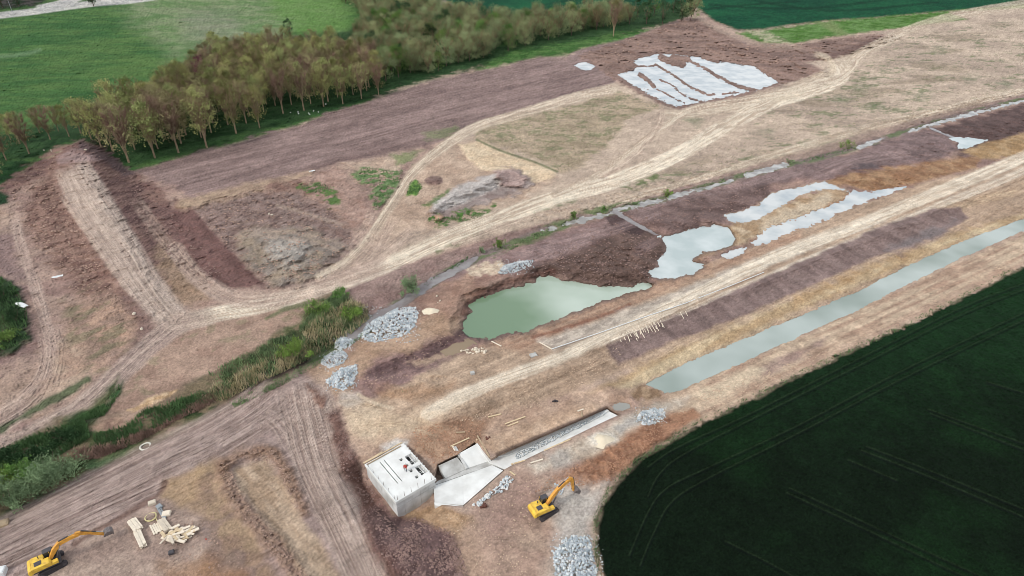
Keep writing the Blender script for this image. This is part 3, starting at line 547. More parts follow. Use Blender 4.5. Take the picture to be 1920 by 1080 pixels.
# ---- dark crop, bottom right
cropB = [(2300, 325), (1925, 498), (1860, 530), (1700, 612), (1600, 655), (1500, 702), (1400, 752), (1320, 792), (1262, 822), (1200, 860), (1160, 898), (1138, 930), (1120, 972), (1116, 1010), (1120, 1050), (1130, 1085), (1160, 1160), (1220, 1260), (2300, 1260)]
sl, m = poly(cropB, .2, .8, 1.2)
far = np.clip((V[sl] - 520) / 500, 0, 1)
nC = fbm(sl, 25, 235, 3) * .6 + fbm(sl, 1.2, 236, 3) * .4
paint(sl, m, '0f1b10', '18301b', nC * .35 + .5 * (1 - far)); zone(sl, m, 3)
paint(sl, m * sstep(fbm(sl, 14, 237, 4), .5, .75), '1d3f1f', None, None, .22)
tone(sl, m, .82 + .36 * fbm(sl, .4, 238, 2, R(20), 1.3))
hadd(sl, m, .55); hadd(sl, m, (fbm(sl, .45, 239, 2) - .5) * .3)
for pts in ([(1925, 540), (1800, 590), (1600, 690), (1400, 790), (1280, 852), (1235, 890), (1215, 930)], [(1925, 528), (1800, 577), (1600, 677), (1400, 778), (1270, 838), (1215, 875)],
            [(1925, 597), (1700, 705), (1500, 810), (1330, 895), (1260, 940), (1225, 1000), (1200, 1060)], [(1925, 583), (1700, 690), (1500, 795), (1330, 875), (1250, 915), (1215, 960), (1180, 1040)],
            [(1480, 915), (1600, 970), (1750, 1040), (1860, 1090)], [(1475, 924), (1600, 982), (1750, 1054), (1850, 1100)],
            [(1625, 837), (1750, 885), (1925, 957)], [(1615, 844), (1750, 897), (1925, 972)], [(1590, 862), (1680, 900)],
            [(1740, 767), (1925, 833)], [(1745, 775), (1925, 845)], [(1850, 715), (1925, 738)], [(1360, 1015), (1440, 1055), (1520, 1100)]):
    sl, m, *_ = line(pts, .12, .12, 0); paint(sl, m, '2f3d2b', None, None, .5); hadd(sl, m, -.15)
    sl, m, *_ = line([(a + 2, b + 4) for a, b in pts], .16, .14, 0); paint(sl, m, '0a120f', None, None, .6)
sl, m, *_ = line([(1130, 1085), (1116, 1010), (1122, 970), (1160, 898), (1262, 822), (1400, 752), (1925, 498)], .35, .3, .4); paint(sl, m, 'b6a28c', None, None, .35)

# ---- green weeds along the creek and pale gravel of its bed
sl, m, lat, d, s = line(crk, .9, .5, .3); paint(sl, m, '6e605e', '807370', fbm(sl, 1.2, 240, 2), .8)
g = sstep(fbm(sl, 2.5, 241, 3, GC, 3), .48, .6) * m; paint(sl, g, '5e6f48', None, None, .8)
sl, m, lat, d, s = line([(1180, 384), (1100, 402), (1060, 420), (960, 460), (930, 475)], 1.3, .6, .6); g = sstep(fbm(sl, 2, 242, 3, GC, 3), .45, .6) * m; paint(sl, g, '5c6e44', None, None, .8)

# ---- water: level, bank slope, outline, islands
def W(name, level, pts, slope=.5, smooth=False, holes=(), jit=.35, rim='5a4038', rimw=.5, lab=None, kind=0):
    return dict(name=name, level=level, pts=pts, slope=slope, smooth=smooth, holes=holes, jit=jit, rim=rim, rimw=rimw, lab=lab, kind=kind)
plot = [(1158, 140), (1190, 132), (1195, 123), (1188, 116), (1202, 108), (1222, 106), (1234, 101), (1248, 101), (1300, 106), (1335, 110), (1350, 116), (1380, 120), (1414, 125), (1434, 140), (1459, 154), (1417, 169), (1361, 181), (1308, 191), (1265, 199), (1232, 184), (1200, 166)]
WATERS = [
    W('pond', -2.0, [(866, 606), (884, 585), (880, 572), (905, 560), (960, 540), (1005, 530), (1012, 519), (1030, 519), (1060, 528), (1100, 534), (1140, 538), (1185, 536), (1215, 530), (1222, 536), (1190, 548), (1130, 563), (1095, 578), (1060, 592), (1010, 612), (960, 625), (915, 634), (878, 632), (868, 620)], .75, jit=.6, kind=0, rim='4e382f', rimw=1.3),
    W('puddle_water', -1.3, [(1240, 445), (1262, 440), (1300, 430), (1340, 422), (1368, 430), (1377, 446), (1370, 460), (1345, 470), (1318, 472), (1305, 480), (1300, 490), (1325, 494), (1300, 512), (1265, 522), (1222, 518), (1218, 510), (1236, 500), (1234, 488), (1245, 478), (1250, 460)], .6, jit=.5, kind=1, rim='4e382f', rimw=.9),
    W('puddle_water', -1.2, [(1358, 404), (1390, 398), (1420, 386), (1448, 362), (1500, 352), (1545, 340), (1560, 347), (1590, 358), (1560, 353), (1530, 356), (1500, 366), (1470, 382), (1440, 400), (1415, 413), (1375, 416)], .25, jit=.35, kind=2, rim='b39c80'),
    W('puddle_water', -1.2, [(1408, 455), (1420, 448), (1445, 425), (1490, 412), (1530, 395), (1560, 385), (1580, 375), (1600, 358), (1640, 360), (1698, 350), (1680, 358), (1640, 372), (1600, 383), (1570, 400), (1530, 418), (1480, 435), (1440, 456), (1416, 462)], .3, jit=.7, kind=2, rim='9c6c50'),
    W('puddle_water', -1.2, [(1352, 480), (1370, 470), (1398, 466), (1395, 474), (1370, 484)], .3, jit=.5, kind=2),
    W('puddle_water', -1.0, [(1785, 260), (1810, 258), (1852, 262), (1835, 270), (1812, 278), (1795, 279), (1798, 268)], .4, jit=.3, kind=1),
    W('puddle_water', -.5, plot, .4, jit=.8, kind=2, rim='5f4640', holes=[
        ([(1229, 121), (1264, 142), (1290, 160), (1326, 177), (1340, 177)], 2.6), ([(1290, 112), (1317, 126), (1352, 146), (1384, 161), (1418, 170)], 3.4),
        ([(1200, 140), (1214, 150), (1227, 163)], 4.5), ([(1227, 165), (1250, 176), (1284, 194)], 1.8), ([(1237, 149), (1262, 161), (1278, 176), (1310, 190)], 1.9), ([(1198, 167), (1229, 166)], 1.3),
        ([(1192, 124), (1216, 124), (1232, 122)], 1.8), ([(1240, 108), (1262, 117), (1280, 121)], 7), ([(1262, 107), (1290, 112)], 6), ([(1318, 106), (1345, 115)], 5), ([(1355, 176), (1385, 172)], 2)]),
    W('puddle_water', -.3, [(1076, 122), (1090, 117), (1104, 118), (1116, 124), (1108, 130), (1098, 132), (1086, 128)], .4, jit=.3, kind=2),
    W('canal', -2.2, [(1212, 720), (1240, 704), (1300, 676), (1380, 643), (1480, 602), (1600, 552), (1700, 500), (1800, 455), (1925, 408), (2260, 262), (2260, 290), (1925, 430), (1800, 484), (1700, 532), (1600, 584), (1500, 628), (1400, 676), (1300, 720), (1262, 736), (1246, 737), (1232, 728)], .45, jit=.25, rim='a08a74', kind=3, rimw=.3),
    W('stream', -1.75, [(642, 638), (700, 594), (740, 570), (800, 528), (870, 490), (880, 486), (900, 480), (884, 496), (806, 540), (760, 572), (706, 604), (650, 646)], .35, jit=.35, kind=4, rim='6a5654'),
    W('stream', -1.75, [(1020, 432), (1060, 419), (1110, 405), (1180, 385), (1240, 372), (1310, 352), (1375, 335), (1371, 341), (1310, 358), (1240, 378), (1180, 391), (1112, 410), (1062, 424), (1022, 435)], .35, jit=1.0, kind=5, rim='8a7468'),
    W('stream', -1.75, [(1395, 328), (1420, 320), (1470, 306), (1480, 310), (1425, 326), (1398, 333)], .35, jit=.4, kind=5, rim='8a7468'),
    W('stream', -1.75, [(1605, 276), (1630, 265), (1660, 258), (1645, 266), (1612, 280)], .35, jit=.3, kind=5, rim='8a7468'),
    W('stream', -1.75, [(1700, 246), (1740, 232), (1790, 220), (1850, 204), (1930, 184), (1930, 187), (1852, 208), (1790, 225), (1742, 237), (1704, 249)], .35, jit=.9, kind=5, rim='8a7468'),
    W('stream', -1.6, [(1150, 396), (1156, 395), (1190, 416), (1236, 441), (1228, 440), (1187, 419.5), (1153, 400)], .5, jit=.15, kind=4, rim='5a4038'),
    W('stream', -1.4, [(1745, 239), (1800, 261), (1799, 263.5), (1743, 241)], .5, jit=.15, kind=4, rim='4a3436'),
    W('puddle_water', -1.0, [(1150, 762), (1162, 755), (1180, 757), (1182, 764), (1168, 770), (1154, 768)], .5, jit=.08, kind=6, rim='8f735c'),
    W('puddle_water', -1.2, [(828, 660), (850, 648), (878, 640), (884, 645), (862, 660), (835, 668)], .4, jit=.3, kind=7, rim='8f735c')]
"""note: heights in the list are metres against the field level"""
WATM = np.zeros(H.shape, bool)
for w_ in WATERS:
    pts = smooth_pts(w_['pts'], 4, True) if w_['smooth'] else w_['pts']
    sl, d = sdf(pts, 170)
    jj = ((fbm(sl, 1.6, 250, 3) - .5) * 2 + (fbm(sl, .6, 253, 2) - .5) * (1.3 if w_['kind'] == 2 else .5)) * w_['jit']
    d = d + jj
    for hp, hwid in w_['holes']:
        s2, m2, lat, dd, ss = line(hp, hwid, .3, .0, px=True, smooth=True)
        big = np.full(H.shape, -99, np.float32)
        hw_ = np.abs(dd)
        e = hwid / PPM[s2] - hw_
        big[s2] = e
        d = np.minimum(d, -(big[sl] + (fbm(sl, 1.2, 251, 2) - .5) * 1.0))
    lv = w_['level']
    amb = H[sl]
    inside = d > 0
    bank = lv + .03 + np.maximum(-d, 0) * w_['slope']
    out = np.minimum(np.where(d > -1.6, np.maximum(amb, lv + .05), amb), bank)
    near = (d > -14) & ~WATM[sl]
    H[sl] = np.where(inside, lv - .03 - np.clip(d * .4, 0, .5), np.where(near, out, amb))
    WATM[sl] |= inside
    rm = sstep(d, -w_['rimw'], 0)
    paint(sl, rm, w_['rim'], None, None, .6)
    WET[sl] = np.maximum(WET[sl], rm)
    w_['out'] = pts

# ---- excavation round the concrete block and the spillway (levels surveyed against its walls)
def hpoly(pts, h, soft=.6, jit=0):
    sl, m = poly(pts, soft, jit); hset(sl, m, h)
ZR = .5
hpoly([(745, 842), (800, 866), (820, 905), (812, 950), (745, 965), (690, 930), (690, 880)], -1.6, 1.5)
# pit levels
hpoly([(676, 880), (700, 912), (738, 955), (738, 985), (690, 960), (662, 905)], -3.6, 2.6)
hpoly([(735, 948), (760, 940), (810, 925), (820, 935), (800, 975), (745, 990)], -3.2, 1.4)
hpoly([(700, 880), (745, 845), (800, 890), (745, 935)], -6, .4)
sl, m = poly([(716, 836), (745, 822), (765, 828), (760, 840), (720, 855)], .6, .6, 1.2); paint(sl, m, 'd9d6d0', None, None, .8)
# spillway and channel beds lie under their concrete
hpoly([(822, 872), (858, 855), (890, 832), (921, 864), (945, 882), (869, 948), (815, 944), (812, 908)], -2.6, .25)
hpoly([(914, 867), (935, 855), (1138, 767), (1158, 778), (972, 868), (946, 881)], -1.9, .2)
sl, m, *_ = line([(932, 852), (1034, 808), (1137, 765)], .3, .25, .1); paint(sl, m, '4a3a36', None, None, .8)  # shadow under the bank, painted into the soil along the channel's upper edge
sl, m, *_ = line([(1137, 765), (1160, 777)], .3, .25, .1); paint(sl, m, '6a5040', None, None, .7)
# fine relief over everything
H += (fbm(FULL, .5, 260, 2) - .5) * .07 + np.where(WATM, 0, (fbm(FULL, 3.5, 263, 3) - .5) * .35)
ZONE[(ZONE == 1) & (COL[..., 1] < COL[..., 0] * 1.05)] = 0
# fade heights to zero at the rim of the surveyed sheet
edge = np.minimum(np.minimum(U - PX[0], PX[-1] - U) / 60, np.minimum((V - PY[0]) / 12, (PY[-1] - V) / 60))
H *= np.clip(edge, 0, 1)
# fine albedo grain
soil_ = ((ZONE == 0) | (ZONE == 4)) & (COL[..., 1] < COL[..., 0])
COL[..., 2] += np.where(soil_, .06 * (COL[..., 0] - COL[..., 2]), 0)
COL[..., 1] += np.where(soil_ & (COL[..., 2] > COL[..., 1] * .93), .6 * (COL[..., 2] - COL[..., 1] * .93), 0)
COL[..., 1] += np.where(soil_, .07 * (COL[..., 0] - COL[..., 1]), 0)
COL *= np.where((ZONE == 1) & (V < 330), .82, 1)[..., None]
gl = COL.mean(-1, keepdims=True)
COL += np.where((ZONE == 1)[..., None], (gl - COL) * .12, 0)
gr = fbm(FULL, .3, 261, 2) * .5 + fbm(FULL, .85, 264, 3) * .5
grf = _rng.rand(NY, NX).astype(np.float32)
grf = (grf + np.roll(grf, 1, 0) + np.roll(grf, 1, 1)) / 3
amp = np.where(ZONE == 4, .6, 1.0)
rg = 1 - np.abs(2 * fbm(FULL, 1.5, 270, 3, R(25), 1.6) - 1); rg2 = 1 - np.abs(2 * fbm(FULL, .6, 271, 2, R(25), 1.5) - 1)
rgd = (rg ** 3 * .6 + rg2 ** 3 * .4)
fl = _rng.rand(NY, NX).astype(np.float32); fl = (fl + np.roll(fl, 1, 1)) / 2
spk = np.where(fl > .94, .32, 0) + np.where(fl < .05, -.22, 0)
COL *= (1 + np.where(soil_, (rgd - .45) * -.24 + spk * .8, spk * .4))[..., None]
H -= np.where(soil_, rgd * .12, 0)
COL *= (1 + amp * ((gr - .5) * .62 + (grf - .5) * .3 + (fbm(FULL, 3.2, 265, 4) - .5) * .42))[..., None]
H += (grf - .5) * .10 * (12 / PPM)
grainL = fbm(FULL, 18, 262, 3)
COL *= (.93 + .14 * grainL)[..., None]


# the surveyed points in space
TT = (CAM_H - H) / -_dz
GX = (U - 960) / FPX * TT; GY = (CP + (540 - V) / FPX * SP) * TT; GZ = H
def hpix(px, py):
    i = min(max((px - PX[0]) / STEP, 0), NX - 1.01); j = min(max((py - PY[0]) / STEP, 0), NY - 1.01)
    return float(H[int(round(j)), int(round(i))])
def ground(px, py): return at(px, py, hpix(px, py))
def project(v):
    d = Vector(v) - Vector((0, 0, CAM_H))
    f = d.y * CP - d.z * SP; u = d.y * SP + d.z * CP
    return 960 + FPX * d.x / f, 540 - FPX * u / f
def onground(x, y):
    z = 0
    for _ in range(3):
        px, py = project((x, y, z)); z = hpix(px, py)
    return Vector((x, y, z))

# ------------------------------------------------------------------ ground material and sheets
def ground_mat(name, grass):
    m = bpy.data.materials.new(name); m.use_nodes = True
    n = m.node_tree; b = n.nodes['Principled BSDF']; L = n.links.new
    at_ = n.nodes.new('ShaderNodeAttribute'); at_.attribute_name = 'soil'
    we = n.nodes.new('ShaderNodeAttribute'); we.attribute_name = 'wet'
    t = n.nodes.new('ShaderNodeTexCoord')
    na = n.nodes.new('ShaderNodeTexNoise'); na.inputs['Scale'].default_value = 2.6 if not grass else 3.5; na.inputs['Detail'].default_value = 8; na.inputs['Roughness'].default_value = .7
    nb = n.nodes.new('ShaderNodeTexNoise'); nb.inputs['Scale'].default_value = .35; nb.inputs['Detail'].default_value = 6
    L(t.outputs['Object'], na.inputs[0]); L(t.outputs['Object'], nb.inputs[0])
    mr = n.nodes.new('ShaderNodeMapRange'); mr.inputs[1].default_value = .3; mr.inputs[2].default_value = .7
    mr.inputs[3].default_value = .74 if not grass else .5; mr.inputs[4].default_value = 1.26 if not grass else 1.5
    L(na.outputs[0], mr.inputs[0])
    mr2 = n.nodes.new('ShaderNodeMapRange'); mr2.inputs[1].default_value = .3; mr2.inputs[2].default_value = .7; mr2.inputs[3].default_value = .9; mr2.inputs[4].default_value = 1.1
    L(nb.outputs[0], mr2.inputs[0])
    mu = n.nodes.new('ShaderNodeMath'); mu.operation = 'MULTIPLY'; L(mr.outputs[0], mu.inputs[0]); L(mr2.outputs[0], mu.inputs[1])
    vm = n.nodes.new('ShaderNodeVectorMath'); vm.operation = 'SCALE'; L(at_.outputs['Color'], vm.inputs[0]); L(mu.outputs[0], vm.inputs['Scale'])
    L(vm.outputs[0], b.inputs['Base Color'])
    rr = n.nodes.new('ShaderNodeMapRange'); rr.inputs[3].default_value = .95; rr.inputs[4].default_value = .35; L(we.outputs['Fac'], rr.inputs[0]); L(rr.outputs[0], b.inputs['Roughness'])
    b.inputs['Specular IOR Level'].default_value = .06 if grass else .25
    bp = n.nodes.new('ShaderNodeBump'); bp.inputs['Strength'].default_value = .8; bp.inputs['Distance'].default_value = .2
    L(na.outputs[0], bp.inputs['Height']); L(bp.outputs[0], b.inputs['Normal'])
    return m
M_soil = ground_mat('soil', False); M_grass = ground_mat('grass', True)

P3 = np.stack([GX, GY, GZ], -1).astype(np.float32)
# vertex normals from the whole sheet, so the pieces join without a seam
du = np.gradient(P3, axis=1); dv = np.gradient(P3, axis=0)
NRM = np.cross(dv, du); NRM /= np.linalg.norm(NRM, axis=-1, keepdims=True) + 1e-9
if NRM[..., 2].mean() < 0: NRM = -NRM
idx = np.arange(NX * NY).reshape(NY, NX)
def sheet(name, zones, mat):
    fz = np.isin(ZONE[:-1, :-1], zones)
    a = idx[1:, :-1][fz]; b = idx[1:, 1:][fz]; c = idx[:-1, 1:][fz]; d = idx[:-1, :-1][fz]
    F = np.stack([a, b, c, d], -1)
    used, inv = np.unique(F, return_inverse=True)
    inv = inv.reshape(-1, 4)
    me = bpy.data.meshes.new(name)
    me.vertices.add(len(used)); me.vertices.foreach_set('co', P3.reshape(-1, 3)[used].ravel())
    me.loops.add(inv.size); me.loops.foreach_set('vertex_index', inv.ravel().astype(np.int32))
    me.polygons.add(len(inv)); me.polygons.foreach_set('loop_start', np.arange(0, inv.size, 4, dtype=np.int32))
    me.polygons.foreach_set('loop_total', np.full(len(inv), 4, np.int32))
    me.update(calc_edges=True)
    me.polygons.foreach_set('use_smooth', np.ones(len(inv), bool))
    ca = me.attributes.new('soil', 'FLOAT_COLOR', 'POINT')
    rgba = np.ones((len(used), 4), np.float32); rgba[:, :3] = np.clip(COL.reshape(-1, 3)[used], 0, 1)
    ca.data.foreach_set('color', rgba.ravel())
    wa = me.attributes.new('wet', 'FLOAT', 'POINT'); wa.data.foreach_set('value', WET.reshape(-1)[used])
    me.normals_split_custom_set_from_vertices(NRM.reshape(-1, 3)[used])
    me.materials.append(mat)
    o = bpy.data.objects.new(name, me); col.objects.link(o)
    return o
tag(sheet('ground', [0], M_soil), 'bare brown and mauve earth of the works site', 'ground', kind='structure')
tag(sheet('meadow', [1], M_grass), 'green grass ground of the meadow, wood floor and ditch', 'meadow', kind='structure')
tag(sheet('gravel_road', [2], M_soil), 'pale grey gravel road crossing the far meadow corner', 'road', kind='structure')
tag(sheet('crop_field', [3], M_grass), 'dark green cereal field with tramlines', 'field', kind='structure')
tag(sheet('dirt_track', [4], M_soil), 'pale rutted dirt tracks across the works site', 'track', kind='structure')
# land beyond the surveyed sheet, out to the horizon
c = [P3[-1, 0], P3[-1, -1], P3[0, -1], P3[0, 0]]
o_ = [(-3000, -1500, 0), (3000, -1500, 0), (7000, 9000, 0), (-7000, 9000, 0)]
me = bpy.data.meshes.new('far_land')
me.from_pydata([tuple(map(float, q)) for q in c] + o_, [], [(0, 4, 5, 1), (1, 5, 6, 2), (2, 6, 7, 3), (3, 7, 4, 0)])
ca = me.attributes.new('soil', 'FLOAT_COLOR', 'POINT')
for i in range(8): ca.data[i].color = (.05, .085, .035, 1)
me.materials.append(M_grass)
o = bpy.data.objects.new('far_land', me); col.objects.link(o); tag(o, 'flat green farmland out to the horizon', 'land', kind='structure')
# ------------------------------------------------------------------ water surfaces
def water_mat(name, deep, shallow, ior=1.4, rough=.04, scale=.05, bump=.05, grad=None):
    m = bpy.data.materials.new(name); m.use_nodes = True
    n = m.node_tree; b = n.nodes['Principled BSDF']; L = n.links.new
    t = n.nodes.new('ShaderNodeTexCoord'); z = n.nodes.new('ShaderNodeTexNoise'); z.inputs['Scale'].default_value = scale; z.inputs['Detail'].default_value = 3
    L(t.outputs['Object'], z.inputs[0])
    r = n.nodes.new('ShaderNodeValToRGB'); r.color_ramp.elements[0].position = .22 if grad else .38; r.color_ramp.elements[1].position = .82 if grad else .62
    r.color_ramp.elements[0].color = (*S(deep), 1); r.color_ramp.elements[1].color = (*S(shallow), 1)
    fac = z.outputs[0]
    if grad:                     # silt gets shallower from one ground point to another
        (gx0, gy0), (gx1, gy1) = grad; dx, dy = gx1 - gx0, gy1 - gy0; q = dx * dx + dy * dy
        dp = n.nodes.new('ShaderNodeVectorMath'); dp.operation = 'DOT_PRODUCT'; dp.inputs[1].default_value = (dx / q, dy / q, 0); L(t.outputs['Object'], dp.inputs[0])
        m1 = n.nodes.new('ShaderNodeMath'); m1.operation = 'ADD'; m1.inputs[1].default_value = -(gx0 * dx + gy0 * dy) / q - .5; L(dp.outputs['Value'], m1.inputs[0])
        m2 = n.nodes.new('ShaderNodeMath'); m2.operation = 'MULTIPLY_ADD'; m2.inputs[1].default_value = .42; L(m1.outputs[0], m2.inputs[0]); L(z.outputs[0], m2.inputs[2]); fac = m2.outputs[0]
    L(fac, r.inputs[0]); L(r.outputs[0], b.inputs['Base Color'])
    b.inputs['Roughness'].default_value = rough; b.inputs['IOR'].default_value = ior
    z2 = n.nodes.new('ShaderNodeTexNoise'); z2.inputs['Scale'].default_value = 1.5; z2.inputs['Detail'].default_value = 4; L(t.outputs['Object'], z2.inputs[0])
    bp = n.nodes.new('ShaderNodeBump'); bp.inputs['Strength'].default_value = bump; bp.inputs['Distance'].default_value = .1; L(z2.outputs[0], bp.inputs['Height']); L(bp.outputs[0], b.inputs['Normal'])
    return m
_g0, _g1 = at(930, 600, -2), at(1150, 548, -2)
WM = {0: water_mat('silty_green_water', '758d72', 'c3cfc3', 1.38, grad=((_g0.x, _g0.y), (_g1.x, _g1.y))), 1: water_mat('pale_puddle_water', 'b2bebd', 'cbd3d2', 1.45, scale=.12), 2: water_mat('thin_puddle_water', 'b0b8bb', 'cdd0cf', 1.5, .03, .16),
      3: water_mat('canal_water', '86938a', 'b0bab5', 1.4, .06, .045), 4: water_mat('stream_water', '7f7674', '94908e', 1.4, .08, .3), 5: water_mat('bright_stream_water', '8f8b86', 'b6b4af', 1.5, .08, .4),  # canal's shallow tone is sky reflection put into its base colour in patches
      6: water_mat('slab_puddle_water', '93928c', 'a09f98', 1.33), 7: water_mat('brown_puddle_water', '8c7a64', '9a8870', 1.33)}
WL = ['green pond in the middle of the muddy works', 'white glossy puddle below the violet earth tongue', 'long pale puddle north of the ochre spit', 'ragged pale puddle along the foot of the dyke', 'small ragged puddle west of the ochre spit', 'triangular puddle at the far right mud',
      'flooded striped plot on the plateau', 'small white puddle beside the flooded plot', 'long straight canal beside the dark crop', 'grey stream reach by the round bush', 'stream reach through the middle of the mud', 'short bright stream reach', 'short stream reach by a bush', 'far right stream reach',
      'narrow drain into the white puddle', 'narrow drain into the triangular puddle', 'square pool past the end of the channel', 'brown pool behind the green pond']
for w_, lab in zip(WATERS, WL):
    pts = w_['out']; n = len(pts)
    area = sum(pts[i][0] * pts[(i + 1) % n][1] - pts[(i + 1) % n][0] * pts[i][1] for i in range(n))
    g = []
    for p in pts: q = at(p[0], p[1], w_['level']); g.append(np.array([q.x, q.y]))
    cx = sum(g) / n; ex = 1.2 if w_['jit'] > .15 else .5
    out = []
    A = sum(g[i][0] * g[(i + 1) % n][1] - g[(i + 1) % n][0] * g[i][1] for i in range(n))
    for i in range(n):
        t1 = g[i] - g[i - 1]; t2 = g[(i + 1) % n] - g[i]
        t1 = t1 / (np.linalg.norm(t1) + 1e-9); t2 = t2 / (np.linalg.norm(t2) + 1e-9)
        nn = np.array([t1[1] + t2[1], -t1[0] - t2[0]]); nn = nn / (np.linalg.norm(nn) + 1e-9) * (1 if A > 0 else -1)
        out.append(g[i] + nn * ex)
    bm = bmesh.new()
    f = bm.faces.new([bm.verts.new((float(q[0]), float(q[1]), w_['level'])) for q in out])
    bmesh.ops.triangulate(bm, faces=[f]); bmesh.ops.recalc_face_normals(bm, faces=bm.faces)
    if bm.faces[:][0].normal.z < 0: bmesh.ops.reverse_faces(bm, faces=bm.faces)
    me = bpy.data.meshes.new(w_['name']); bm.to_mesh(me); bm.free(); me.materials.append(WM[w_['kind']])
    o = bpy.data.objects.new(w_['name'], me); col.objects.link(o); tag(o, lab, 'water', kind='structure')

# ------------------------------------------------------------------ mesh builder and materials
class MB:
    def __init__(s): s.v = []; s.f = []; s.m = []
    def add(s, vs, fs, mi=0):
        k = len(s.v); s.v += [tuple(q) for q in vs]; s.f += [tuple(i + k for i in f) for f in fs]; s.m += [mi] * len(fs)
    def box(s, c, d, rot=(0, 0, 0), mi=0, taper=1.0):
        from mathutils import Euler
        M = Euler(rot).to_matrix(); c = Vector(c); vs = []
        for z in (-1, 1):
            t = taper if z > 0 else 1
            for x, y in ((-1, -1), (1, -1), (1, 1), (-1, 1)):
                vs.append(c + M @ Vector((x * d[0] / 2 * t, y * d[1] / 2 * t, z * d[2] / 2)))
        s.add(vs, [(3, 2, 1, 0), (4, 5, 6, 7), (0, 1, 5, 4), (1, 2, 6, 5), (2, 3, 7, 6), (3, 0, 4, 7)], mi)
    def prism(s, prof, y0, y1, mi=0):                       # profile in x-z, extruded along y
        n = len(prof)
        s.add([(x, y0, z) for x, z in prof] + [(x, y1, z) for x, z in prof],
              [tuple(range(n)), tuple(range(2 * n - 1, n - 1, -1))] + [(i, i + n, (i + 1) % n + n, (i + 1) % n) for i in range(n)], mi)
    def tube(s, a, b, r0, r1=None, n=6, mi=0):
        a = Vector(a); b = Vector(b); r1 = r0 if r1 is None else r1
        d = (b - a).normalized(); u = d.orthogonal().normalized(); w_ = d.cross(u)
        vs = [p + (u * math.cos(6.2832 * i / n) + w_ * math.sin(6.2832 * i / n)) * r for p, r in ((a, r0), (b, r1)) for i in range(n)]
        s.add(vs, [(i, (i + 1) % n, (i + 1) % n + n, i + n) for i in range(n)] + [tuple(range(n - 1, -1, -1)), tuple(range(n, 2 * n))], mi)
    def build(s, name, mats, parent=None, bevel=0, smooth=False):
        me = bpy.data.meshes.new(name); me.from_pydata(s.v, [], s.f)
        mats = mats if isinstance(mats, (list, tuple)) else [mats]
        for q in mats: me.materials.append(q)
        if len(mats) > 1: me.polygons.foreach_set('material_index', s.m)
        bm = bmesh.new(); bm.from_mesh(me); bmesh.ops.recalc_face_normals(bm, faces=bm.faces); bm.to_mesh(me); bm.free()
        if smooth: me.polygons.foreach_set('use_smooth', [True] * len(me.polygons))
        o = bpy.data.objects.new(name, me); col.objects.link(o)
        if parent: o.parent = parent
        if bevel:
            b = o.modifiers.new('bevel', 'BEVEL'); b.width = bevel; b.segments = 2; b.limit_method = 'ANGLE'
        return o

def pmat(name, c, rough=.7, var=.15, scale=3.0, metal=0, spec=.5, bump=.0, rnd=0.0, c2=None, hue=0.0):
    m = bpy.data.materials.new(name); m.use_nodes = True
    n = m.node_tree; b = n.nodes['Principled BSDF']; L = n.links.new
    t = n.nodes.new('ShaderNodeTexCoord'); z = n.nodes.new('ShaderNodeTexNoise'); z.inputs['Scale'].default_value = scale; z.inputs['Detail'].default_value = 5
    L(t.outputs['Object'], z.inputs[0])
    a = S(c); d = S(c2) if c2 else a * (1 - var)
    r = n.nodes.new('ShaderNodeValToRGB'); r.color_ramp.elements[0].position = .35; r.color_ramp.elements[1].position = .65
    r.color_ramp.elements[0].color = (*[float(q) for q in d], 1); r.color_ramp.elements[1].color = (*[float(min(q * (1 + var * .5), 1)) for q in a], 1)
    L(z.outputs[0], r.inputs[0]); out = r.outputs[0]
    if rnd or hue:
        oi = n.nodes.new('ShaderNodeObjectInfo'); hs = n.nodes.new('ShaderNodeHueSaturation')
        mr = n.nodes.new('ShaderNodeMapRange'); mr.inputs[3].default_value = 1 - rnd; mr.inputs[4].default_value = 1 + rnd
        L(oi.outputs['Random'], mr.inputs[0]); L(mr.outputs[0], hs.inputs['Value'])
        mh = n.nodes.new('ShaderNodeMapRange'); mh.inputs[3].default_value = .5 - hue; mh.inputs[4].default_value = .5 + hue
        ml = n.nodes.new('ShaderNodeMath'); ml.operation = 'MULTIPLY'; ml.inputs[1].default_value = 7.31
        mf = n.nodes.new('ShaderNodeMath'); mf.operation = 'FRACT'; L(oi.outputs['Random'], ml.inputs[0]); L(ml.outputs[0], mf.inputs[0]); L(mf.outputs[0], mh.inputs[0]); L(mh.outputs[0], hs.inputs['Hue'])
        L(out, hs.inputs['Color']); out = hs.outputs[0]
    L(out, b.inputs['Base Color']); b.inputs['Roughness'].default_value = rough; b.inputs['Metallic'].default_value = metal; b.inputs['Specular IOR Level'].default_value = spec
    if bump:
        bp = n.nodes.new('ShaderNodeBump'); bp.inputs['Strength'].default_value = bump; bp.inputs['Distance'].default_value = .05; L(z.outputs[0], bp.inputs['Height']); L(bp.outputs[0], b.inputs['Normal'])
    return m
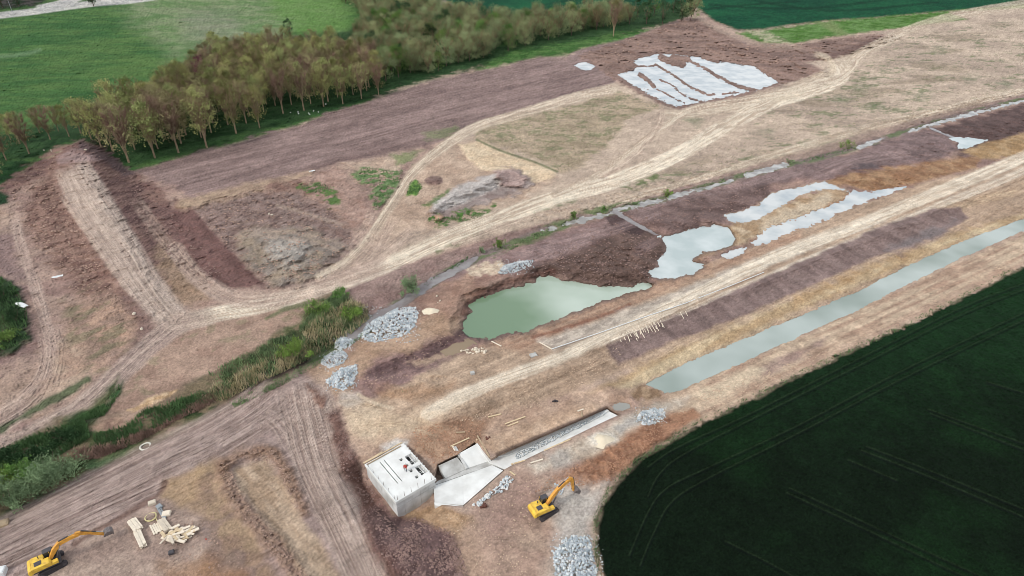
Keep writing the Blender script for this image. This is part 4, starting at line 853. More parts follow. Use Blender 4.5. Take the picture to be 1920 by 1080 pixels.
M = dict(
    bark=pmat('bark', '9c8a72', .9, .2, 2, spec=.2), darkbark=pmat('dark_bark', '6a5850', .9, .2, 2, spec=.2),
    twig=pmat('twigs', '948264', .9, .2, 1, spec=.1, rnd=.2), twigm=pmat('mauve_twigs', '8f7466', .9, .2, 1, spec=.1, rnd=.2),
    leaf=pmat('olive_leaf', '95985f', .8, .3, .5, spec=.2, rnd=.2, hue=.02), leafb=pmat('brown_leaf', '978e66', .8, .3, .5, spec=.2, rnd=.2, hue=.02),
    leafg=pmat('green_leaf', '6f9048', .8, .3, .5, spec=.2, rnd=.2, hue=.02), leafd=pmat('dark_leaf', '34502f', .8, .3, .5, spec=.2, rnd=.15),
    leafx=pmat('grey_olive_leaf', '8b9569', .8, .3, .5, spec=.2, rnd=.22, hue=.025), leafp=pmat('plum_leaf', '74404f', .8, .3, .5, spec=.2),
    willow=pmat('silver_willow_leaf', '829a70', .8, .3, .5, spec=.3), lime=pmat('lime_leaf', '7d9a4a', .8, .3, .5, spec=.2),
    conc=pmat('concrete', 'ebece9', .85, .05, .55, c2='dadad6', spec=.3, bump=.2), concg=pmat('grey_concrete', 'd0d0cd', .9, .05, .6, c2='a9a7a2', spec=.3, bump=.2), concw=pmat('wall_concrete', 'e2e3e2', .9, .05, .45, c2='bfbfbb', spec=.3, bump=.2),
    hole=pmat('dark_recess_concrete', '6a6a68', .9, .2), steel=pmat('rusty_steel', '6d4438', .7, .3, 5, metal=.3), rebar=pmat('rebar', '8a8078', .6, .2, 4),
    wood=pmat('sawn_timber', 'd9c3a0', .8, .18, 2), wood2=pmat('weathered_timber', 'b5a084', .85, .2, 2), woodw=pmat('pale_board', 'ecdfcb', .8, .1, 2),
    stone=pmat('blue_grey_stone', 'dde2e4', .85, .0, .8, c2='abb4b9', spec=.3), stone2=pmat('darker_grey_stone', 'c0c9ce', .85, .0, .8, c2='99a3a9', spec=.3), chip=pmat('pale_stone', 'e2e3e1', .85, .1, 1),  # second grey is a darker tone, dealt to stones at random
    sand=pmat('sand', 'e2d5bd', .95, .08, 1, bump=.3), sheet=pmat('white_sheet', 'e4e6e6', .6, .08, 3), blocks=pmat('pale_block', 'd8cbb8', .85, .12, 2),
    yel=pmat('excavator_yellow', 'f4cc4a', .5, .10, 1.6, c2='d9ae48'), yel2=pmat('excavator_orange', 'f0ae48', .5, .12, 2, c2='cf9140'), blk=pmat('black_rubber', '3a3538', .8, .3, 3), glass=pmat('cab_glass', '2c3640', .12, .1, 1), dark=pmat('dark_steel', '4a474b', .6, .2, 3), bucket=pmat('worn_bucket_steel', '7f7674', .6, .3, 3, metal=.3), chrome=pmat('cylinder_rod', 'c8c8c8', .25, .05, 1, metal=.8),
    reed=pmat('dry_reed', 'c3b492', .9, .3, .6, c2='a3986f'), reedd=pmat('dead_brown_reed', '9c7f70', .9, .3, .6), gr=pmat('green_blade', '7b9364', .85, .4, .5), grd=pmat('dark_green_blade', '587a48', .85, .3, .5),
    red=pmat('red_cloth', 'b8453a', .8, .1), skin=pmat('skin', 'c99a7c', .6, .05), navy=pmat('dark_trousers', '3a4050', .8, .1), hose=pmat('white_hose', 'e8e4d8', .5, .05), hosey=pmat('yellow_hose', 'ddd09a', .5, .05),
    grey=pmat('grey_metal', '9aa0a4', .5, .1))

# ------------------------------------------------------------------ trees
rt = random.Random(11)
def branchy(mb, base, h, spread, n, lean=.0, fork=.18, r0=.22):
    tips = []
    fz = h * fork
    mb.tube(base, (0, 0, fz), r0, r0 * .8, 6)
    for i in range(n):
        a = 6.2832 * (i + rt.random() * .7) / n; rr = spread * (.55 + .45 * rt.random())
        p = Vector((0, 0, fz * (.6 + .5 * rt.random()))); r = r0 * .6
        segs = 5
        q = Vector((math.cos(a) * rr, math.sin(a) * rr, h * (.72 + .25 * rt.random())))
        for k in range(1, segs + 1):
            t = k / segs
            tt = Vector((q.x * (t ** .8), q.y * (t ** .8), p.z)) if False else Vector((q.x * t ** 1.15 + rt.uniform(-.2, .2), q.y * t ** 1.15 + rt.uniform(-.2, .2), fz + (q.z - fz) * t ** .85))
            mb.tube(p, tt, r, r * .72, 4); r *= .72
            p = tt; tips.append((Vector(p), t))
    return tips
def tree_proto(name, h, spread, nl, leafm, twigm, bark, lsize=.38, fork=.16, nb=8, low=.25, twigs=170, top_heavy=True, r0=.2):
    e = empty(name, (0, -500, 0))
    mb = MB(); tips = branchy(mb, (0, 0, -.8), h, spread * .75, nb, fork=fork, r0=r0)
    tr = mb.build('trunk', bark, e)
    cr_ = MB()
    clumps = []
    for i in range(34):
        a = rt.random() * 6.2832; zz = low + (1 - low) * rt.random() ** .8
        prof = math.sin(min(1, (zz - low) / (1 - low) * 1.0) ** .75 * math.pi * .86 + .25) if top_heavy else math.sin((zz - low * .6) / (1 - low * .6) * math.pi * .9 + .15)
        rr = spread * max(.12, prof) * math.sqrt(rt.random()) * 1.0
        clumps.append((Vector((math.cos(a) * rr, math.sin(a) * rr, h * zz)), rt.uniform(.5, 1.25) * spread * .26))
    for i in range(nl):
        c_, cr0 = rt.choice(clumps)
        p = c_ + Vector((rt.gauss(0, 1), rt.gauss(0, 1), rt.gauss(0, .9))) * cr0 * .62
        if p.z < h * low * .7: continue
        u = Vector((rt.gauss(0, 1), rt.gauss(0, 1), rt.gauss(0, 1))).normalized(); v_ = u.orthogonal().normalized(); s_ = lsize * rt.uniform(.5, 1.2)
        cr_.add([p - u * s_ * .5, p + v_ * s_ * .4, p + u * s_ * .5, p - v_ * s_ * .4], [(0, 1, 2, 3)], 0)
    for i in range(twigs):                                   # fine ascending shoots
        b, t = rt.choice(tips)
        d = Vector((b.x, b.y, 0)); d = (d.normalized() if d.length > .1 else Vector((0, 0, 0))) * rt.uniform(0, .5) + Vector((rt.gauss(0, .3), rt.gauss(0, .3), rt.uniform(.5, 1.1)))
        L_ = h * rt.uniform(.08, .2); q = b + d.normalized() * L_
        if q.z > h * 1.02: continue
        sd = d.cross(Vector((rt.random(), rt.random(), .2))).normalized() * .05
        cr_.add([b - sd, b + sd, q], [(0, 1, 2)], 1)
        for _ in range(3):
            f = rt.random(); p = b.lerp(q, f); e2 = p + Vector((rt.gauss(0, 1), rt.gauss(0, 1), rt.uniform(.2, 1.3))).normalized() * L_ * .5
            cr_.add([p - sd * .6, p + sd * .6, e2], [(0, 1, 2)], 1)
    cr_.build('crown', [leafm, twigm], e)
    return e
def clone(e, loc, rz, sc_, label, cat, group=None, sz=None):
    c_ = e.copy(); col.objects.link(c_)
    for ch in e.children:
        d = ch.copy(); col.objects.link(d); d.parent = c_
        for g in ch.children:
            q = g.copy(); col.objects.link(q); q.parent = d
    c_.location = loc; c_.rotation_euler = (0, 0, rz); c_.scale = (sc_, sc_, sz or sc_)
    if 'group' in c_: del c_['group']
    return tag(c_, label, cat, group)
HT = 10.0
PA = [tree_proto('young_tree', HT, 2.9, 1700, M['leaf'], M['twig'], M['bark'], .29, twigs=240) for _ in range(4)]
PB = [tree_proto('young_tree', HT, 2.9, 1250, M['leafb'], M['twigm'], M['bark'], .27, twigs=340) for _ in range(3)]
PP = tree_proto('young_tree', HT, 2.7, 1000, M['leafp'], M['twigm'], M['bark'], .27)
WA = [tree_proto('woodland_tree', HT, 4.9, 3300, M['leafx'], M['twig'], M['darkbark'], .29, low=.12, nb=8, twigs=300, top_heavy=False) for _ in range(4)]
WG = [tree_proto('woodland_tree', HT, 4.3, 1600, M['leafg'], M['twig'], M['darkbark'], .36, low=.1, nb=6, twigs=60, top_heavy=False) for _ in range(2)]
WD = [tree_proto('woodland_tree', HT, 4.0, 1800, M['leafd'], M['twig'], M['darkbark'], .36, low=.08, nb=6, twigs=40, top_heavy=False) for _ in range(2)]
PROTO = PA + PB + [PP] + WA + WG + WD
def hm(px, py, hpx):
    g = ground(px, py); t = (FPX / (g.y * CP + (CAM_H - g.z) * SP))
    dep = math.atan2(CAM_H - g.z, math.hypot(g.x, g.y))
    return hpx / (t * math.cos(dep))
def inside(pts, x, y):
    c_ = False
    for i in range(len(pts)):
        ax, ay = pts[i]; bx, by = pts[(i + 1) % len(pts)]
        if (ay > y) != (by > y) and x < (bx - ax) * (y - ay) / (by - ay) + ax: c_ = not c_
    return c_
ORD = ['first', 'second', 'third', 'fourth', 'fifth', 'sixth', 'seventh', 'eighth', 'ninth', 'tenth', 'eleventh', 'twelfth']
front = [(242, 305, 105, 1), (291, 297, 98, 0), (335, 287, 108, 1), (388, 277, 100, 0), (443, 250, 88, 0), (487, 240, 72, 0), (531, 213, 82, 1), (570, 207, 78, 1), (607, 200, 74, 0), (643, 195, 66, 0), (678, 185, 62, 1), (710, 178, 56, 1)]
for i, (x, y, hp, br) in enumerate(front):
    h_ = hm(x, y, hp) / HT
    clone(rt.choice(PB if br else PA), ground(x, y), rt.random() * 6.28, h_, '%s tree from the left in the front row beside the ploughed strip' % ORD[i], 'tree', 'front row of the plantation')
plant = [(195, 268), (240, 292), (335, 276), (440, 240), (560, 200), (650, 186), (715, 168), (700, 128), (650, 118), (580, 112), (500, 114), (415, 126), (350, 165), (300, 205), (215, 240)]
wp = [at(*q) for q in plant]; wxy = [(q.x, q.y) for q in wp]
ga = gang((240, 300), (700, 180)); nP = 0
x0, x1 = min(q[0] for q in wxy), max(q[0] for q in wxy); y0, y1 = min(q[1] for q in wxy), max(q[1] for q in wxy)
for i in range(-60, 60):
    for j in range(-60, 60):
        a_, b_ = i * 6.3, j * 6.5 + (i % 2) * 2
        X = -100 + a_ * math.cos(ga) - b_ * math.sin(ga) + rt.uniform(-1.5, 1.5); Y = 250 + a_ * math.sin(ga) + b_ * math.cos(ga) + rt.uniform(-1.5, 1.5)
        if not inside(wxy, X, Y): continue
        g = onground(X, Y); px_, py_ = project(g)
        if any(abs(px_ - f[0]) < 12 and abs(py_ - f[1]) < 9 for f in front): continue
        if math.hypot(px_ - 385, py_ - 178) < 11:
            if 'pp' in globals(): continue
            pp = clone(PP, g, 0, 1.65, 'plum coloured tree alone of its colour inside the plantation', 'tree'); continue
        k = rt.random() < (.25 if px_ > 400 else .4)
        h_ = rt.uniform(1.2, 1.65) * (1.0 if px_ > 250 else 1.05)
        clone(rt.choice(PB if k else PA), g, rt.random() * 6.28, h_, 'bare budding tree of the dense plantation behind its front row', 'tree', 'inner trees of the plantation'); nP += 1
nm = 0
for (x, y, hp) in [(55, 288, 74), (95, 262, 62), (130, 256, 55), (152, 250, 62), (172, 262, 72), (12, 300, 70), (-30, 325, 85), (-70, 350, 90), (20, 262, 45), (75, 250, 45), (190, 276, 85), (212, 284, 88), (-5, 345, 60), (110, 246, 45), (38, 270, 55)]:
    clone(rt.choice(PB + PB + PA), ground(x, y), rt.random() * 6.28, hm(x, y, hp) / HT, 'reddish brown budding tree behind the top of the ramp mound', 'tree', 'brown trees behind the ramp mound')
wood = [(668, 115), (705, 158), (790, 142), (870, 121), (955, 96), (1000, 82), (1060, 68), (1150, 52), (1190, 40), (1150, 28), (1060, 40), (1005, 40), (960, 52), (900, 48), (860, 34), (820, 22), (760, 8), (690, 4), (640, -15), (645, 5), (680, 40), (672, 80)]
ww = [at(*q) for q in wood]; wxy = [(q.x, q.y) for q in ww]; nW = 0
x0, x1 = min(q[0] for q in wxy), max(q[0] for q in wxy); y0, y1 = min(q[1] for q in wxy), max(q[1] for q in wxy)
yy = y0
while yy < y1:
    sp_ = 6.2 * (1 + max(0, yy - 300) / 400)
    xx = x0
    while xx < x1:
        X = xx + rt.uniform(-2.5, 2.5); Y = yy + rt.uniform(-2.5, 2.5)
        if inside(wxy, X, Y):
            g = onground(X, Y); r_ = rt.random()
            P_ = WA if r_ < .78 else (WG if r_ < .91 else WD)
            lab = 'grey olive tree in the mixed wood north of the plantation' if P_ is WA else ('fresh green tree scattered in the mixed wood' if P_ is WG else 'dark green tree scattered in the mixed wood')
            clone(rt.choice(P_), g, rt.random() * 6.28, rt.uniform(.8, 1.4), lab, 'tree', 'trees of the mixed wood'); nW += 1
        xx += sp_
    yy += sp_
print('plantation', nP, 'wood', nW)
for (x, y, hp, P_, lab) in [(543, 64, 26, WD[0], 'small dark green tree standing alone behind the plantation'), (507, 78, 30, WA[1], 'grey mauve tree poking above the back of the plantation'),
        (1072, 48, 36, WG[0], 'bright green rounded tree near the wood end beside the dark crop'), (1150, 68, 62, PB[0], 'brown bare tree with visible pale trunk at the wood edge'), (1212, 45, 40, WD[0], 'dark green tree third from the end of the wood'),
        (1242, 45, 40, WD[1], 'dark green tree second from the end of the wood'), (1278, 40, 46, WD[0], 'last dark tree at the end of the wood by the flooded plot'), (1110, 52, 34, WA[0], 'small grey tree right of the bright green rounded tree'),
        (1180, 45, 34, WA[2], 'small grey tree right of the brown bare tree'), (1226, 30, 34, WG[0], 'greener tree behind the dark trees at the end of the wood'), (1262, 24, 36, WD[1], 'tall dark tree behind the last dark tree of the wood'), (1295, 38, 40, WA[2], 'brown grey tree overhanging the last dark tree'), (1195, 30, 30, WD[0], 'small dark tree behind the wood end near the dark crop'), (1095, 40, 28, WD[1], 'low dark tree behind the bright green rounded tree'), (1300, 28, 30, WA[3], 'brown scrubby tree beyond the end of the wood'),
        (176, 12, 44, WD[1], 'dark tree standing beside the gravel road'), (20, -2, 40, WG[1], 'green bushy tree at the far road corner'), (50, -4, 30, PP, 'plum brown tree behind the far road fork'), (5, 14, 40, WD[0], 'dark bushy tree at the left end of the gravel road'), (35, 12, 26, WD[1], 'low dark tree beside the gravel road fork'),
        (-40, 30, 50, WD[0], 'dark tree beyond the left road bend'), (660, 6, 30, WA[0], 'brown olive tree left end of the mixed wood'), (640, 0, 26, PB[1], 'reddish scrub tree before the mixed wood')]:
    clone(P_, ground(x, y), rt.random() * 6.28, hm(x, y, hp) / HT, lab, 'tree')
for e in PROTO:
    for ch in list(e.children): bpy.data.objects.remove(ch)
    bpy.data.objects.remove(e)

# ------------------------------------------------------------------ bushes
def bush(px, py, wpx, hpx, leafm, label, long=1.0, rz=0, n=1500, ls=.2, stem=M['darkbark'], name='bush'):
    g = ground(px, py); t = FPX / (g.y * CP + (CAM_H - g.z) * SP); rx = wpx / 2 / t; hh = hm(px, py, hpx) * .85
    e = empty(name, g, rz, label, 'bush')
    mb = MB()
    for i in range(10):
        a = rt.random() * 6.28; mb.tube((math.cos(a) * .1, math.sin(a) * .1, -.2), (math.cos(a) * rx * .6, math.sin(a) * rx * .4, hh * .75), .05, .02, 4)
    mb.build('stem', stem, e)
    fo = MB(); cl = [(Vector((rt.gauss(0, .42) * rx, rt.gauss(0, .42) * rx / long, hh * (.15 + .6 * rt.random()))), rt.uniform(.4, 1)) for _ in range(18)]
    for i in range(n):
        c_, k = rt.choice(cl); p = c_ + Vector((rt.gauss(0, .22) * rx, rt.gauss(0, .22) * rx / math.sqrt(long), rt.gauss(0, .16) * hh)) * k
        if p.z < 0: p.z = -p.z
        u = Vector((rt.gauss(0, .6), rt.gauss(0, .6), rt.gauss(0.5, .8))).normalized(); v_ = u.orthogonal().normalized(); s_ = ls * rt.uniform(.5, 1.3)
        fo.add([p - u * s_, p + v_ * s_ * .3, p + u * s_, p - v_ * s_ * .3], [(0, 1, 2, 3)])
    fo.build('foliage', leafm, e)
    return e
GR = gang((0, 975), (170, 880))
for a in [(772, 550, 42, 40, M['willow'], 'round silvery green bush beside the grey stream', 1, 0, 2200), (937, 465, 20, 24, M['leafg'], 'small green bush upstream of the round silvery bush', 1, 0, 700), (903, 474, 10, 14, M['willow'], 'tiny bush left of the small green creek bush', 1, 0, 250),
          (1076, 408, 18, 15, M['leafg'], 'low green bush on the creek above the dark earth tongue', 1, 0, 500), (1132, 396, 14, 12, M['leafg'], 'tiny bush just west of the narrow drain', 1, 0, 300), (1190, 386, 18, 10, M['gr'], 'flat green bush just east of the narrow drain', 1, 0, 400), (1250, 370, 20, 18, M['lime'], 'low bright bush on the creek between the drain and the far bush', 1, 0, 600),
          (1590, 280, 34, 24, M['lime'], 'yellow green bush farthest along the creek', 1.4, 0, 900), (1480, 305, 18, 8, M['gr'], 'flat weedy bush on the creek west of the farthest bush', 1, 0, 300),
          (548, 665, 44, 34, M['lime'], 'lime green bush in the reed ditch nearest the stone heaps', 1, 0, 2000), (662, 597, 44, 26, M['lime'], 'pale green bush at the upper end of the reed ditch', 1.3, 0, 1800), (600, 588, 50, 30, M['leafg'], 'green bush on the north side of the reeds', 1.3, .4, 1500), (632, 556, 34, 18, M['leafg'], 'small green bush beside the haul track bend', 1.3, .4, 800),
          (96, 908, 150, 60, M['willow'], 'long silvery willow thicket beside the striped haul road', 2.4, GR, 6500), (20, 945, 70, 60, M['willow'], 'silvery willow bush at the left edge below the thicket', 1.2, 0, 3000), (52, 895, 46, 44, M['leafg'], 'dark green bush between the two willow bushes', 1, 0, 1800), (-20, 960, 80, 70, M['leafg'], 'green bush cut by the left picture edge', 1, 0, 2000),
          (12, 905, 50, 36, M['lime'], 'yellowish bush behind the left edge willow', 1, 0, 1400), (75, 860, 60, 34, M['leafd'], 'dark thicket bush above the willow thicket', 1.4, .4, 1800), (20, 862, 60, 30, M['leafd'], 'dark thicket bush nearest the lower dirt track', 1.4, .4, 1800), (128, 826, 70, 28, M['leafd'], 'dark spreading bush below the earth spur', 1.6, .4, 1800),
          (30, 600, 36, 30, M['leafd'], 'dark green bush in the hollow left of the basin track', 1, 0, 1200), (15, 640, 50, 24, M['leafg'], 'green bush in the hollow at the left edge', 1, 0, 1200), (5, 560, 50, 34, M['leafd'], 'dark bush at the top of the left edge hollow', 1, 0, 1300)]:
    bush(*a)

# ------------------------------------------------------------------ reeds and rough growth
def pn(x, y, s_=2.2): return float(vnoise(np.float64(x / s_), np.float64(y / s_), 71)) * .6 + float(vnoise(np.float64(x * 2.3 / s_), np.float64(y * 2.3 / s_), 72)) * .4
def scatter(poly_, n, mb, hmin, hmax, w_, mi=0, lean=.25, mb_fn=None):
    xs = [q[0] for q in poly_]; ys = [q[1] for q in poly_]; k = 0
    while k < n:
        x = rt.uniform(min(xs), max(xs)); y = rt.uniform(min(ys), max(ys))
        if not inside(poly_, x, y): continue
        g = ground(x, y); hh = rt.uniform(hmin, hmax); a = rt.random() * 6.28
        if rt.random() * .55 + .22 > pn(g.x + mi * 9, g.y): k += .5; continue
        sx, sy = math.cos(a) * w_, math.sin(a) * w_
        mb.add([(g.x - sx, g.y - sy, g.z - .1), (g.x + sx, g.y + sy, g.z - .1), (g.x + rt.gauss(0, lean) * hh, g.y + rt.gauss(0, lean) * hh, g.z + hh)], [(0, 1, 2)], mi)
        k += 1
mb = MB()
reedA = [(690, 572), (650, 568), (610, 585), (575, 615), (560, 650), (520, 668), (460, 700), (400, 728), (385, 750), (420, 752), (500, 712), (560, 685), (640, 642), (692, 600)]
scatter(reedA, 5500, mb, .5, 1.5, .08, 0, .35); scatter(reedA, 4500, mb, .4, 1.2, .09, 2, .35)
scatter([(400, 735), (430, 725), (450, 735), (350, 780), (260, 830), (185, 860), (140, 865), (135, 845), (200, 835), (300, 800)], 4000, mb, .4, 1.0, .08, 1, .35)
scatter([(560, 618), (600, 575), (640, 545), (655, 560), (600, 600), (570, 640)], 2600, mb, .5, 1.3, .09, 2)
scatter([(0, 850), (90, 805), (160, 790), (170, 820), (120, 850), (60, 880), (0, 900)], 5000, mb, .4, 1.2, .09, 3)
scatter([(390, 700), (470, 660), (530, 630), (560, 640), (500, 680), (410, 725)], 1800, mb, .4, 1.1, .08, 2)
scatter([(270, 770), (350, 745), (395, 730), (390, 755), (300, 800), (240, 820), (180, 835), (175, 815), (235, 800)], 3500, mb, .4, 1.1, .08, 3)
scatter([(540, 700), (660, 640), (700, 610), (710, 615), (620, 672), (540, 718), (440, 765), (430, 755)], 3000, mb, .2, .6, .07, 2)
scatter([(130, 795), (200, 755), (225, 720), (225, 740), (195, 780)], 1200, mb, .3, .8, .08, 3)
scatter([(0, 520), (28, 535), (50, 580), (52, 635), (30, 648), (0, 660), (-60, 690), (-60, 520)], 3500, mb, .4, 1.1, .1, 3)
tag(mb.build('reeds', [M['reed'], M['reedd'], M['gr'], M['grd']]), 'dry reeds and rough green growth along the ditch', 'reeds', kind='stuff')
mb = MB()
for p_, n_ in (([(655, 325), (690, 315), (755, 320), (752, 345), (730, 375), (705, 390), (690, 370), (700, 352)], 1100), ([(768, 343), (780, 336), (792, 350), (782, 366), (762, 366)], 400), ([(815, 412), (860, 402), (915, 395), (900, 408), (850, 420)], 700),
        ([(565, 350), (600, 343), (622, 352), (600, 362), (570, 360)], 500), ([(1500, 300), (1600, 276), (1604, 280), (1510, 304)], 300), ([(1060, 418), (1000, 440), (940, 468), (950, 472), (1060, 425)], 900), ([(880, 480), (800, 530), (790, 545), (870, 497)], 500), ([(740, 735), (760, 730), (770, 735)], 5), ([(1300, 352), (1400, 322), (1405, 328), (1305, 360)], 500)):
    scatter(p_, n_, mb, .2, .7, .1, rt.choice([0, 0, 1]))
scatter([(1330, 778), (1400, 744), (1500, 694), (1700, 604), (1900, 500), (1900, 508), (1700, 614), (1500, 706), (1400, 756), (1330, 790)], 1500, mb, .15, .45, .08, 1)
scatter([(1330, 778), (1262, 815), (1190, 860), (1140, 910), (1112, 970), (1110, 1010), (1120, 1080), (1128, 1080), (1120, 1010), (1122, 970), (1150, 918), (1198, 868), (1270, 824)], 1300, mb, .15, .45, .07, 1)
tag(mb.build('weeds', [M['gr'], M['grd']]), 'green weeds in patches on the bare site and creek', 'weeds', kind='stuff')

# ------------------------------------------------------------------ stone heaps
def stone_mesh(mb, c_, r, mi):
    bm = bmesh.new(); bmesh.ops.create_icosphere(bm, subdivisions=1, radius=r)
    k = [rt.uniform(.55, 1.25) for _ in range(3)]
    rot = Matrix.Rotation(rt.random() * 6.28, 3, 'Z') @ Matrix.Rotation(rt.random() * 6.28, 3, 'X')
    vs = []
    for v in bm.verts:
        q = Vector((v.co.x * k[0], v.co.y * k[1], v.co.z * k[2])) * rt.uniform(.75, 1.1)
        vs.append(c_ + rot @ q)
    fs = [tuple(v.index for v in f.verts) for f in bm.faces]; bm.free()
    mb.add(vs, fs, mi)
SC = MB()
def heap(name, pts, hh, n, r, label, mats=('stone', 'stone2', 'chip'), cat='stone heap', base=0.0):
    w_ = [at(x, y, hpix(x, y)) for x, y in pts]; cx = sum(q.x for q in w_) / len(w_); cy = sum(q.y for q in w_) / len(w_)
    xs = [q[0] for q in pts]; ys = [q[1] for q in pts]; mb = MB(); k = 0
    cpx, cpy = sum(xs) / len(xs), sum(ys) / len(ys)
    while k < n:
        x = rt.uniform(min(xs), max(xs)); y = rt.uniform(min(ys), max(ys))
        out_ = False
        if not inside(pts, x, y):
            if rt.random() > .16 or name == 'rubble': continue
            out_ = True; x = cpx + (x - cpx) * 1.06; y = cpy + (y - cpy) * 1.06
        # how far inside: walk outwards
        f = 0
        for s_ in (1.15, 1.35, 1.6, 2.0, 2.6):
            if inside(pts, cpx + (x - cpx) * s_, cpy + (y - cpy) * s_): f += .2
        g = ground(x, y)
        stone_mesh(SC if out_ else mb, Vector((g.x, g.y, g.z + base + hh * f * rt.uniform(.75, 1.05) + r * .3)), (r * rt.uniform(.3, .7) if out_ else r * rt.choice([rt.uniform(.45, 1.0), rt.uniform(.7, 1.1), rt.uniform(.9, 1.4)])), rt.choice([0, 0, 0, 1, 1, 2])); k += 1
    o = mb.build(name, [M[q] for q in mats]); return tag(o, label, cat)
heap('stone_heap', [(672, 632), (680, 612), (702, 598), (728, 585), (750, 577), (778, 576), (785, 590), (778, 612), (762, 628), (735, 636), (708, 642), (690, 641)], 1.0, 1900, .22, 'largest blue grey stone heap beside the round sand pile')
heap('stone_heap', [(624, 650), (632, 636), (650, 631), (666, 640), (655, 652), (638, 657)], .5, 330, .2, 'small stone heap touching the largest heap')
heap('stone_heap', [(600, 682), (608, 670), (625, 658), (645, 658), (653, 667), (645, 680), (620, 690)], .5, 480, .18, 'flat fine stone heap between two rougher heaps')
heap('stone_heap', [(610, 715), (625, 702), (640, 690), (668, 684), (671, 702), (662, 706), (666, 718), (645, 732), (622, 726)], .7, 620, .21, 'lowest stone heap above the pale haul road mouth')
heap('stone_heap', [(1192, 790), (1200, 775), (1225, 764), (1245, 768), (1249, 780), (1232, 794), (1208, 798)], .6, 480, .17, 'stone heap beyond the end of the concrete channel')
heap('stone_heap', [(1040, 1065), (1034, 1035), (1050, 1016), (1070, 1005), (1100, 1006), (1112, 1030), (1118, 1070), (1128, 1110), (1125, 1160), (1050, 1160)], 0.7, 1700, .19, 'big stone heap at the bottom beside the crop edge')
heap('stone_heap', [(934, 512), (945, 498), (975, 490), (1000, 488), (995, 499), (965, 511), (945, 515)], .5, 560, .2, 'blue grey stone heap north of the green pond')
heap('rubble', [(885, 948), (930, 915), (950, 892), (962, 900), (950, 918), (915, 935), (900, 950)], .2, 150, .2, 'pale rubble along the outer edge of the spillway slab', mats=('chip', 'stone', 'stone2'), cat='rubble')
heap('rubble', [(858, 660), (880, 655), (905, 652), (918, 658), (900, 668), (885, 664)], .1, 34, .3, 'row of broken pale chunks below the green pond', mats=('blocks', 'woodw', 'blocks'), cat='rubble')
heap('rubble', [(1040, 905), (1060, 915), (1052, 930), (1042, 922)], .1, 16, .2, 'few stones under the excavator arm', cat='rubble')
tag(SC.build('scattered_stones', [M['stone'], M['stone2'], M['chip']]), 'small grey stones scattered round the stone heaps', 'stones', kind='stuff')
def mound(name, px, py, wpx, hgt, mat, label, asp=.8, cat='sand pile', z=None, pit=0):
    g = ground(px, py); t = FPX / (g.y * CP + (CAM_H - g.z) * SP); R_ = wpx / 2 / t; mb = MB(); N = 26; rings = 7; vs = []
    for j in range(rings + 1):
        f = j / rings
        for i in range(N):
            a = 6.2832 * i / N; rr = R_ * (1 - f) * (1 + .1 * math.sin(3 * a + 1) + .06 * math.sin(7 * a)) + .001
            vs.append((g.x + math.cos(a) * rr, g.y + math.sin(a) * rr * asp, g.z - .1 + hgt * sstep(np.float64(f)) + rt.uniform(-.03, .03)))
    mb.add(vs, [(j * N + i, j * N + (i + 1) % N, (j + 1) * N + (i + 1) % N, (j + 1) * N + i) for j in range(rings) for i in range(N)])
    return tag(mb.build(name, mat, smooth=True), label, cat)
mound('sand_pile', 811, 585, 42, .9, M['sand'], 'round cream sand pile beside the largest stone heap', .75)
mound('sand_pile', 1131, 825, 50, .9, M['sand'], 'pale sand pile on the stone pad beside the channel', .8)

# ------------------------------------------------------------------ concrete control block
D_ = at(742, 943, ZR); A_ = at(685, 870, ZR); C_ = at(818, 898, ZR)
e1 = (C_ - D_); LU = e1.length; e1.normalize(); e2 = Vector((-e1.y, e1.x, 0)); LV = (A_ - D_).length
ang = math.atan2(e1.y, e1.x)
blk = empty('concrete_block_building', (D_.x, D_.y, 0), ang, 'white flat roofed concrete control block with square hatches', 'building')
def uv(px, py, z=ZR):
    d = at(px, py, z) - D_; return d.dot(e1), d.dot(e2)
def hole_uv(*q):
    p_ = [uv(*a) for a in q]; us = [a[0] for a in p_]; vs = [a[1] for a in p_]
    us.sort(); vs.sort(); return (sum(us[:2]) / 2, sum(us[2:]) / 2, sum(vs[:2]) / 2, sum(vs[2:]) / 2)
h1 = hole_uv((757, 857), (770, 850), (785, 864), (774, 871)); h2 = hole_uv((777, 877), (787, 871), (803, 882), (792, 892))
holes = [h1, h2]
for (x, y) in ((752.5, 861.7), (763, 872.5), (771, 882.5), (781.5, 894)):
    u_, v_ = uv(x, y); holes.append((u_ - .24, u_ + .24, v_ - .24, v_ + .24))
u_, v_ = uv(710, 867); u2, v2 = uv(748, 905); holes += [(u_ * .5 + u2 * .5 - .07, u_ * .5 + u2 * .5 + .07, v2, v_)]
u_, v_ = uv(718, 864); u2, v2 = uv(756, 901); holes += [(u_ * .5 + u2 * .5 - .07, u_ * .5 + u2 * .5 + .07, v2, v_)]
us = sorted({0, LU} | {round(h[k], 3) for h in holes for k in (0, 1)}); vs_ = sorted({0, LV} | {round(h[k], 3) for h in holes for k in (2, 3)})
def is_hole(u, v): return u < 0 or v < 0 or u > LU or v > LV or any(h[0] - .002 < u < h[1] + .002 and h[2] - .002 < v < h[3] + .002 for h in holes)
mb = MB()
